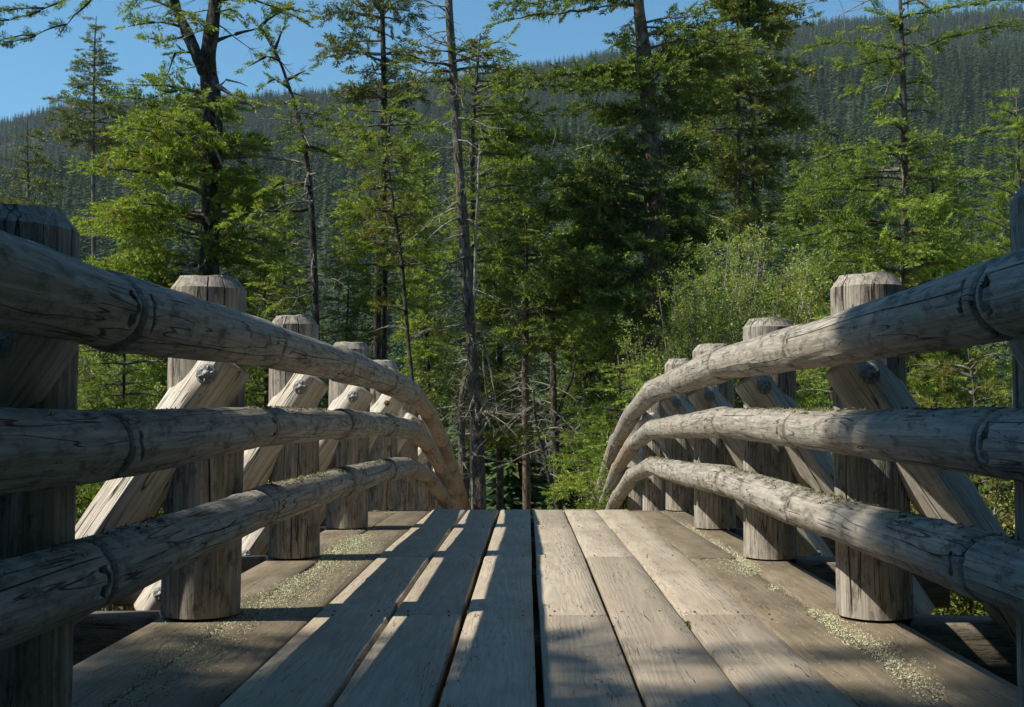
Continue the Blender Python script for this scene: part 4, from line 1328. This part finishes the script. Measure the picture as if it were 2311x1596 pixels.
# --- branch that hangs in from a tree beyond the left edge
photo_tree('overhanging_fir', 'fir beyond the left edge whose sparse branches hang in the top left corner of sky', 'tree', 13.5,
           [[(-300, 1300, 50), (-300, 700, 46), (-290, 200, 34), (-285, -200, 22), (-280, -500, 6)]],
           [(-500, -310, -250), (-300, -420, -180), (-100, -450, -140), (200, -460, -120), (500, -480, -110), (800, -480, -120)],
           BARK_DARK, F_FIR, FIR_FINE, 47, step=.3, per=3,
           boughs=[D_(p=[(360, -160), (280, -60), (205, 0), (150, 55), (80, 80), (0, 90)], r=.02, f=.30, sec=.12, gap=.16, size=.2), D_(p=[(150, 55), (132, 85), (128, 105)], r=.008, f=0, dead=True),
                   D_(p=[(80, 82), (30, 95), (-20, 92)], r=.01, f=.8, sec=.15, size=.2, gap=.1), D_(p=[(230, -60), (150, 0), (90, 25), (20, 45), (-20, 50)], r=.02, f=.35, sec=.14, size=.2, gap=.12), D_(p=[(100, 18), (40, 20), (-20, 30)], r=.012, f=.7, sec=.2, size=.2, gap=.1)])

# ------------------------------------------------------------------ broadleaf bushes
def bush(name, label, d, outline, seed, leaf=F_LEAF, stems=46, size=.21, dens=1.0, bark=DEADWOOD, depth=1.5):
    xs0 = [o[1] for o in outline] + [o[2] for o in outline]
    cxp = sum(xs0) / len(xs0)
    b = at(cxp, 942, d); gz = float(ground_z(b.x, d))
    T = Tree(name, label, 'bush', (b.x, d, gz), bark, leaf, LEAF_T, seed)
    r = T.r
    oy = np.array([o[0] for o in outline], float)
    zz = np.array([at(CX, y, d).z for y in oy]); xl = np.array([at(o[1], o[0], d).x for o in outline]); xr = np.array([at(o[2], o[0], d).x for o in outline])
    o_ = np.argsort(zz); zz, xl, xr = zz[o_], xl[o_], xr[o_]
    for _ in range(stems):
        z = zz[-1] - (zz[-1] - zz[0]) * r.uniform(0, 1) ** 1.1 * .95
        a, c = np.interp(z, zz, xl), np.interp(z, zz, xr)
        u = r.uniform(0, 1)
        e = np.array([a + (c - a) * u, d + r.uniform(-1, 1) * depth * .7, z])
        s0 = np.array([b.x + (e[0] - b.x) * .35 + r.normal(0, .2), d + r.normal(0, .3), gz])
        n = 9
        t = np.linspace(0, 1, n)
        mid = s0 * .55 + e * .45 + np.array([0, 0, .25 * (e[2] - gz)]) * .4
        pts = ((1 - t) ** 2)[:, None] * s0 + (2 * t * (1 - t))[:, None] * mid + (t ** 2)[:, None] * e + r.normal(0, .035, (n, 3)) * t[:, None]
        T.wood.tube(pts, .018 * (1 - t * .8) + .003, 4)
        for q in range(int(30 * dens)):
            tt = r.uniform(.38, 1.0) ** .8
            i = min(n - 2, int(tt * (n - 1))); p = pts[i] + (pts[i + 1] - pts[i]) * (tt * (n - 1) - i)
            dd = unit(r.normal(0, 1, 3) * np.array([1, 1, .5]) + np.array([0, 0, .7]))
            L = r.uniform(.15, .45)
            e2 = p + dd * L
            T.wood.tube([p, (p + e2) / 2 + r.normal(0, .015, 3), e2], [.0045, .003, .0015], 3)
            for k in range(3):
                T.P.append(p + dd * L * r.uniform(.35, 1.0)); T.D.append(unit(dd + r.normal(0, .6, 3))); T.U.append(unit(r.normal(0, 1, 3))); T.S.append(size * r.uniform(.7, 1.3))
    T.finish('stems')


bush('leafy_bush', 'large light green leafy bush with pale twigs rising above the right hand posts', 20.5,
     [(525, 1640, 1740), (560, 1560, 1840), (620, 1500, 1880), (700, 1450, 1880), (780, 1400, 1850), (860, 1370, 1760), (940, 1330, 1700), (1020, 1320, 1650), (1120, 1300, 1640), (1200, 1300, 1640)], 51, stems=120)
bush('rail_bush', 'bright green leafy bush close behind the steep end of the right hand rails', 15.5,
     [(850, 1480, 1540), (900, 1420, 1600), (960, 1360, 1640), (1020, 1330, 1680), (1100, 1330, 1700), (1200, 1340, 1700)], 52, leaf=F_BRIGHT, stems=46, depth=.5)
bush('low_left_bush', 'small olive bush on the dry bank below the left hand rails', 12,
     [(1090, 230, 300), (1130, 200, 340), (1170, 190, 350), (1220, 190, 360)], 53, leaf=F_FIR, stems=16, depth=.6)
bush('far_left_bush', 'green bush low behind the second left brace', 17,
     [(800, 150, 260), (860, 120, 420), (930, 120, 480), (1000, 380, 620), (1080, 380, 640), (1180, 400, 640)], 54, leaf=F_LEAF, stems=40, depth=.9)
bush('low_right_bush', 'red tinged low bush at the far right under the bottom rail', 10.5,
     [(1080, 2080, 2260), (1150, 2060, 2330), (1250, 2050, 2330), (1400, 2100, 2330)], 55, leaf=F_OLIVE, stems=26, depth=.6)

# ------------------------------------------------------------------ a fir left of the camera whose boughs shade the near deck
def free_fir(name, label, x, y, h, crown0, rad, seed, leaf=F_FIR, per=4, step=.35, foliage=.7, size=.34, bark=BARK_DARK, second=.4, gap=.22, az_keep=None):
    gz = float(ground_z(x, y))
    T = Tree(name, label, 'tree', (x, y, gz), bark, leaf, FIR_T, seed)
    r = T.r
    T.trunk([(x, y, gz - .3, h * .022), (x + .1, y, gz + h * .5, h * .015), (x, y + .1, gz + h, .02)])
    z = gz + crown0; az = 0
    while z < gz + h:
        f = 1 - (z - gz - crown0) / (h - crown0)
        for _ in range(per):
            az += 2.4 + r.normal(0, .4)
            L = rad * (f ** .7) * r.uniform(.6, 1.05) + .15
            T.bough((x, y, z + .1 * L), (x + math.cos(az) * L, y + math.sin(az) * L, z - .15 * L), .012 + .012 * L, None, .05, foliage, .2, second, size, gap=gap)
        z += step * r.uniform(.6, 1.4)
    return T.finish()


free_fir('shade_fir', 'big fir left of the walkway outside the view that shades the near planks', -10.2, -.55, 21.0, 5.0, 4.0, 61, foliage=.85, step=.3, per=5, size=.42, gap=.24)
print('crown triangles', TRI[0])

# ------------------------------------------------------------------ distant trees
def far_fir_mesh(name, seed, layers=16, k=9, wide=.20, bare=.12, double=True):
    """a whole conifer of unit height: tiers of jagged drooping boughs round a stem"""
    r = np.random.default_rng(seed)
    V, T, A = [], [], []
    for i in range(layers):
        t_ = i / (layers - 1)
        z = bare + (1 - bare) * t_ * .97
        Rr = wide * (1 - t_) ** .8 * r.uniform(.75, 1.1) + .012
        for j in range(k):
            if r.uniform() < .10:
                continue
            a = (j + r.uniform(0, 1)) / k * 6.283 + i * 1.3
            L_ = Rr * r.uniform(.6, 1.2)
            d = np.array([math.cos(a), math.sin(a), 0]); l = np.array([-d[1], d[0], 0])
            w_ = L_ * r.uniform(.28, .45)
            zz = z + r.normal(0, .012)
            root = np.array([0, 0, zz + .01]); tipp = d * L_ + np.array([0, 0, zz - L_ * r.uniform(.05, .45)])
            m = d * L_ * .55
            if double:
                parts = ((0.0, 1.0), (r.uniform(-.9, -.5), .7), (r.uniform(.5, .9), .7))
            else:
                parts = ((0.0, 1.0),)
            for off, sc in parts:
                tp = tipp + l * off * w_ * 1.5 - d * L_ * (1 - sc) * .7
                q = m + l * off * w_ * .5
                V.extend([root, q + l * w_ * .45 + np.array([0, 0, zz - L_ * .22]), tp, root, tp, q - l * w_ * .45 + np.array([0, 0, zz - L_ * .12])])
                tv = r.uniform(0, .5)
                T.extend([0, tv, 1, 0, 1, tv])
                A.extend([np.clip(r.normal(.5, .3), 0, 1)] * 6)
    V = np.array(V)
    # stem
    th = np.arange(4) / 4 * 6.283
    for q in range(4):
        a, b = th[q], th[(q + 1) % 4]
        V = np.concatenate([V, [[math.cos(a) * .012, math.sin(a) * .012, -.03], [math.cos(b) * .012, math.sin(b) * .012, -.03], [0, 0, .98]]])
        T.extend([0] * 3); A.extend([0] * 3)
    return mesh_np(name, V, np.arange(len(V)).reshape(-1, 3), {'tip': T, 'var': A})


M_FARTREE = NT('hillside_conifers')
def _far():
    t = M_FARTREE
    oi = t.n('ObjectInfo')
    b = t.n('Attribute'); b.attribute_name = 'var'
    a = t.n('Attribute'); a.attribute_name = 'tip'
    pn = t.n('TexNoise'); t.l(oi.outputs['Location'], pn.inputs['Vector']); pn.inputs['Scale'].default_value = .018; pn.inputs['Detail'].default_value = 4.0
    sp = t.ramp(pn.outputs['Fac'], [(.36, 0.0), (.64, 1.0)])
    c = t.mix(t.math('ADD', t.math('MULTIPLY', oi.outputs['Random'], .5), t.math('MULTIPLY', sp, .5)), (.018, .040, .017), (.062, .108, .034))
    c = t.mix(t.math('MULTIPLY', b.outputs['Fac'], .5), c, (.042, .080, .026))
    c = t.mix(t.math('MULTIPLY', a.outputs['Fac'], .35), c, (.12, .16, .05))
    gr = t.ramp(oi.outputs['Random'], [(.965, 0.0), (.975, 1.0)])
    c = t.mix(t.math('MULTIPLY', gr, .7), c, (.17, .14, .10))
    return t.surf(c, .8, None, .15)
_far()

# individual firs on the far bank, seen between the nearer trunks
fmesh = [far_fir_mesh('far_fir', 200 + i, 36, 15, .16 + .03 * (i % 3), .05) for i in range(4)]
for m in fmesh:
    m.materials.append(F_FAR)
k = 0
rr = np.random.default_rng(12)
spots = []
for i in range(64):
    px = rr.uniform(-60, 2370); d = rr.uniform(52, 125)
    spots.append((px, d))
for px in np.linspace(860, 1420, 26):
    spots.append((px + rr.normal(0, 12), rr.uniform(48, 100)))
for px, d in spots:
    p = at(px, 942, d)
    h = rr.uniform(9, 15) * (1 if d > 70 else .75)
    o = bpy.data.objects.new('far_fir', fmesh[k % 4]); k += 1
    col.objects.link(o)
    o.location = (p.x, d, float(ground_z(p.x, d)) - .2)
    o.scale = (h * rr.uniform(.9, 1.2),) * 2 + (h,)
    o.rotation_euler = (0, 0, rr.uniform(0, 6.28))
    o['label'] = 'dark green fir on the far bank seen between the nearer trunks'
    o['category'] = 'tree'; o['group'] = 'firs on the far bank'

# unseen firs added beside and behind the camera to block sky light
for (x, y, h, q) in ((7.5, 1.5, 15, 0), (9.5, 5.0, 17, 1), (6.5, -3.5, 16, 2), (10.5, -1, 19, 3), (5.5, -8, 16, 1), (1.5, -11, 17, 0), (-3.5, -10, 15, 2), (12.5, 3, 20, 2), (-7.5, -11, 17, 3),
                     (-15, 4.5, 13.5, 1), (-14.5, 8.5, 13, 0), (-17, .5, 15, 2), (13.0, 8.5, 18, 0), (9, -8, 18, 3), (-12, -8, 16, 1), (4, -15, 19, 2), (-1.5, -16, 19, 3), (6.8, -.8, 16, 3), (5.2, -5.5, 17, 1), (2.5, -7.5, 16, 2), (-2.2, -7.5, 15, 1), (-6.5, -7.5, 16, 0), (8.5, 2.8, 18, 2), (-19, 6, 18, 3), (-13, -3.5, 14, 2)):
    o = bpy.data.objects.new('sky_block_fir', fmesh[q]); col.objects.link(o)
    o.location = (x, y, float(ground_z(x, y)) - .2); o.scale = (h * 1.25, h * 1.25, h); o.rotation_euler = (0, 0, x)
    o['label'] = 'dark fir added out of view beside and behind the viewer to block sky light'; o['category'] = 'tree'; o['group'] = 'added sky blocking firs around the viewer'

# the forest on the mountain side: one mass
src = bpy.data.collections.new('hillside_conifer_kinds')
for i in range(7):
    me = far_fir_mesh('hillside_conifer', 300 + i, 13, 7, .15 + .02 * (i % 4), .1 if i % 3 else .28, double=i % 2 == 0)
    me.materials.append(M_FARTREE.m)
    src.objects.link(bpy.data.objects.new('hillside_conifer', me))
r = np.random.default_rng(33)
N = 34000
yy = np.sqrt(r.uniform(0, 1, N) * ((HILL_D + 25) ** 2 - 118 ** 2) + 118 ** 2)
uu = r.uniform(-.50, .50, N)
xx = uu * yy
clear = SineNoise(2, [.02, .045], 5)
cl = clear(np.stack([xx, yy], -1))
keep = r.uniform(0, 1, N) < np.clip(1.0 - (cl > 1.15) * .6, 0, 1)
xx, yy = xx[keep], yy[keep]
zz = ground_z(xx, yy)
hh = (7 + 14 * r.uniform(0, 1, len(xx)) ** 1.4) * np.interp(yy, [118, 300, 1300], [.85, 1, .95]) * (1 + .18 * clear(np.stack([xx * .4, yy * .4], -1)))
me = bpy.data.meshes.new('hillside_forest')
me.vertices.add(len(xx)); me.vertices.foreach_set('co', np.stack([xx, yy, zz - .4], -1).astype(np.float32).ravel())
a = me.attributes.new('height', 'FLOAT', 'POINT'); a.data.foreach_set('value', hh.astype(np.float32))
me.update()
forest = link('hillside_forest', me)
forest['kind'] = 'stuff'; forest['label'] = 'dense conifer forest covering the mountain side up to the ridge'; forest['category'] = 'forest'
ng = bpy.data.node_groups.new('plant_forest', 'GeometryNodeTree')
ng.interface.new_socket('Geometry', in_out='INPUT', socket_type='NodeSocketGeometry')
ng.interface.new_socket('Geometry', in_out='OUTPUT', socket_type='NodeSocketGeometry')
gi = ng.nodes.new('NodeGroupInput'); go = ng.nodes.new('NodeGroupOutput')
ci = ng.nodes.new('GeometryNodeCollectionInfo'); ci.inputs[0].default_value = src
ci.inputs['Separate Children'].default_value = True; ci.inputs['Reset Children'].default_value = True
ip = ng.nodes.new('GeometryNodeInstanceOnPoints'); ip.inputs['Pick Instance'].default_value = True
rv = ng.nodes.new('FunctionNodeRandomValue'); rv.data_type = 'INT'; rv.inputs['Min'].default_value = 0; rv.inputs['Max'].default_value = 6
rot = ng.nodes.new('FunctionNodeRandomValue'); rot.data_type = 'FLOAT_VECTOR'
rot.inputs['Min'].default_value = (-.03, -.03, 0); rot.inputs['Max'].default_value = (.03, .03, 6.28); rot.inputs['Seed'].default_value = 3
na = ng.nodes.new('GeometryNodeInputNamedAttribute'); na.data_type = 'FLOAT'; na.inputs['Name'].default_value = 'height'
L = ng.links.new
L(gi.outputs[0], ip.inputs['Points']); L(ci.outputs[0], ip.inputs['Instance'])
L(rv.outputs[2], ip.inputs['Instance Index']); L(rot.outputs[0], ip.inputs['Rotation'])
L(na.outputs[0], ip.inputs['Scale']); L(ip.outputs[0], go.inputs[0])
md = forest.modifiers.new('plant_forest', 'NODES'); md.node_group = ng

# ------------------------------------------------------------------ dry grass on the banks near the bridge
gp, gs = [], []
for _ in range(9000):
    x = rng.uniform(-11, 11); y = rng.uniform(3, 26)
    if abs(x) < 2.6:
        continue
    gp.append((x, y, float(ground_z(x, y)))); gs.append(rng.uniform(.06, .16))
for _ in range(5000):
    x = rng.normal(-5.6, 1.3); y = rng.normal(12.5, 2)
    if x < -2.8:
        gp.append((x, y, float(ground_z(x, y)))); gs.append(rng.uniform(.05, .13))
M_DRY = simple('dry_bank_grass', (.42, .31, .10), (.26, .25, .07), 1.2, .9, .1)
bg_ = link('bank_grass', tufts('bank_grass', gp, gs, M_DRY, 19, 5, .7, 1.6), M_DRY)
bg_['kind'] = 'stuff'; bg_['label'] = 'dry golden and green grass on the banks beside the bridge'; bg_['category'] = 'grass'

# ------------------------------------------------------------------ thin blue air
HAZE = True
if HAZE:
    a = Acc(); a.box((0, 850, 250), (1600, 1250, 290))
    hz = link('haze', a.mesh('haze'))
    t = NT('haze')
    pv = t.n('VolumePrincipled')
    pv.inputs['Color'].default_value = (.72, .84, 1.0, 1)
    pv.inputs['Density'].default_value = .00009
    pv.inputs['Anisotropy'].default_value = 0.0
    t.l(pv.outputs[0], t.out.inputs['Volume'])
    hz.data.materials.append(t.m)
    hz['kind'] = 'stuff'

print('TRIS', sum(sum(len(p.vertices) - 2 for p in o.data.polygons) if False else len(o.data.loops) - 2 * len(o.data.polygons) for o in scene.objects if o.type == 'MESH'))
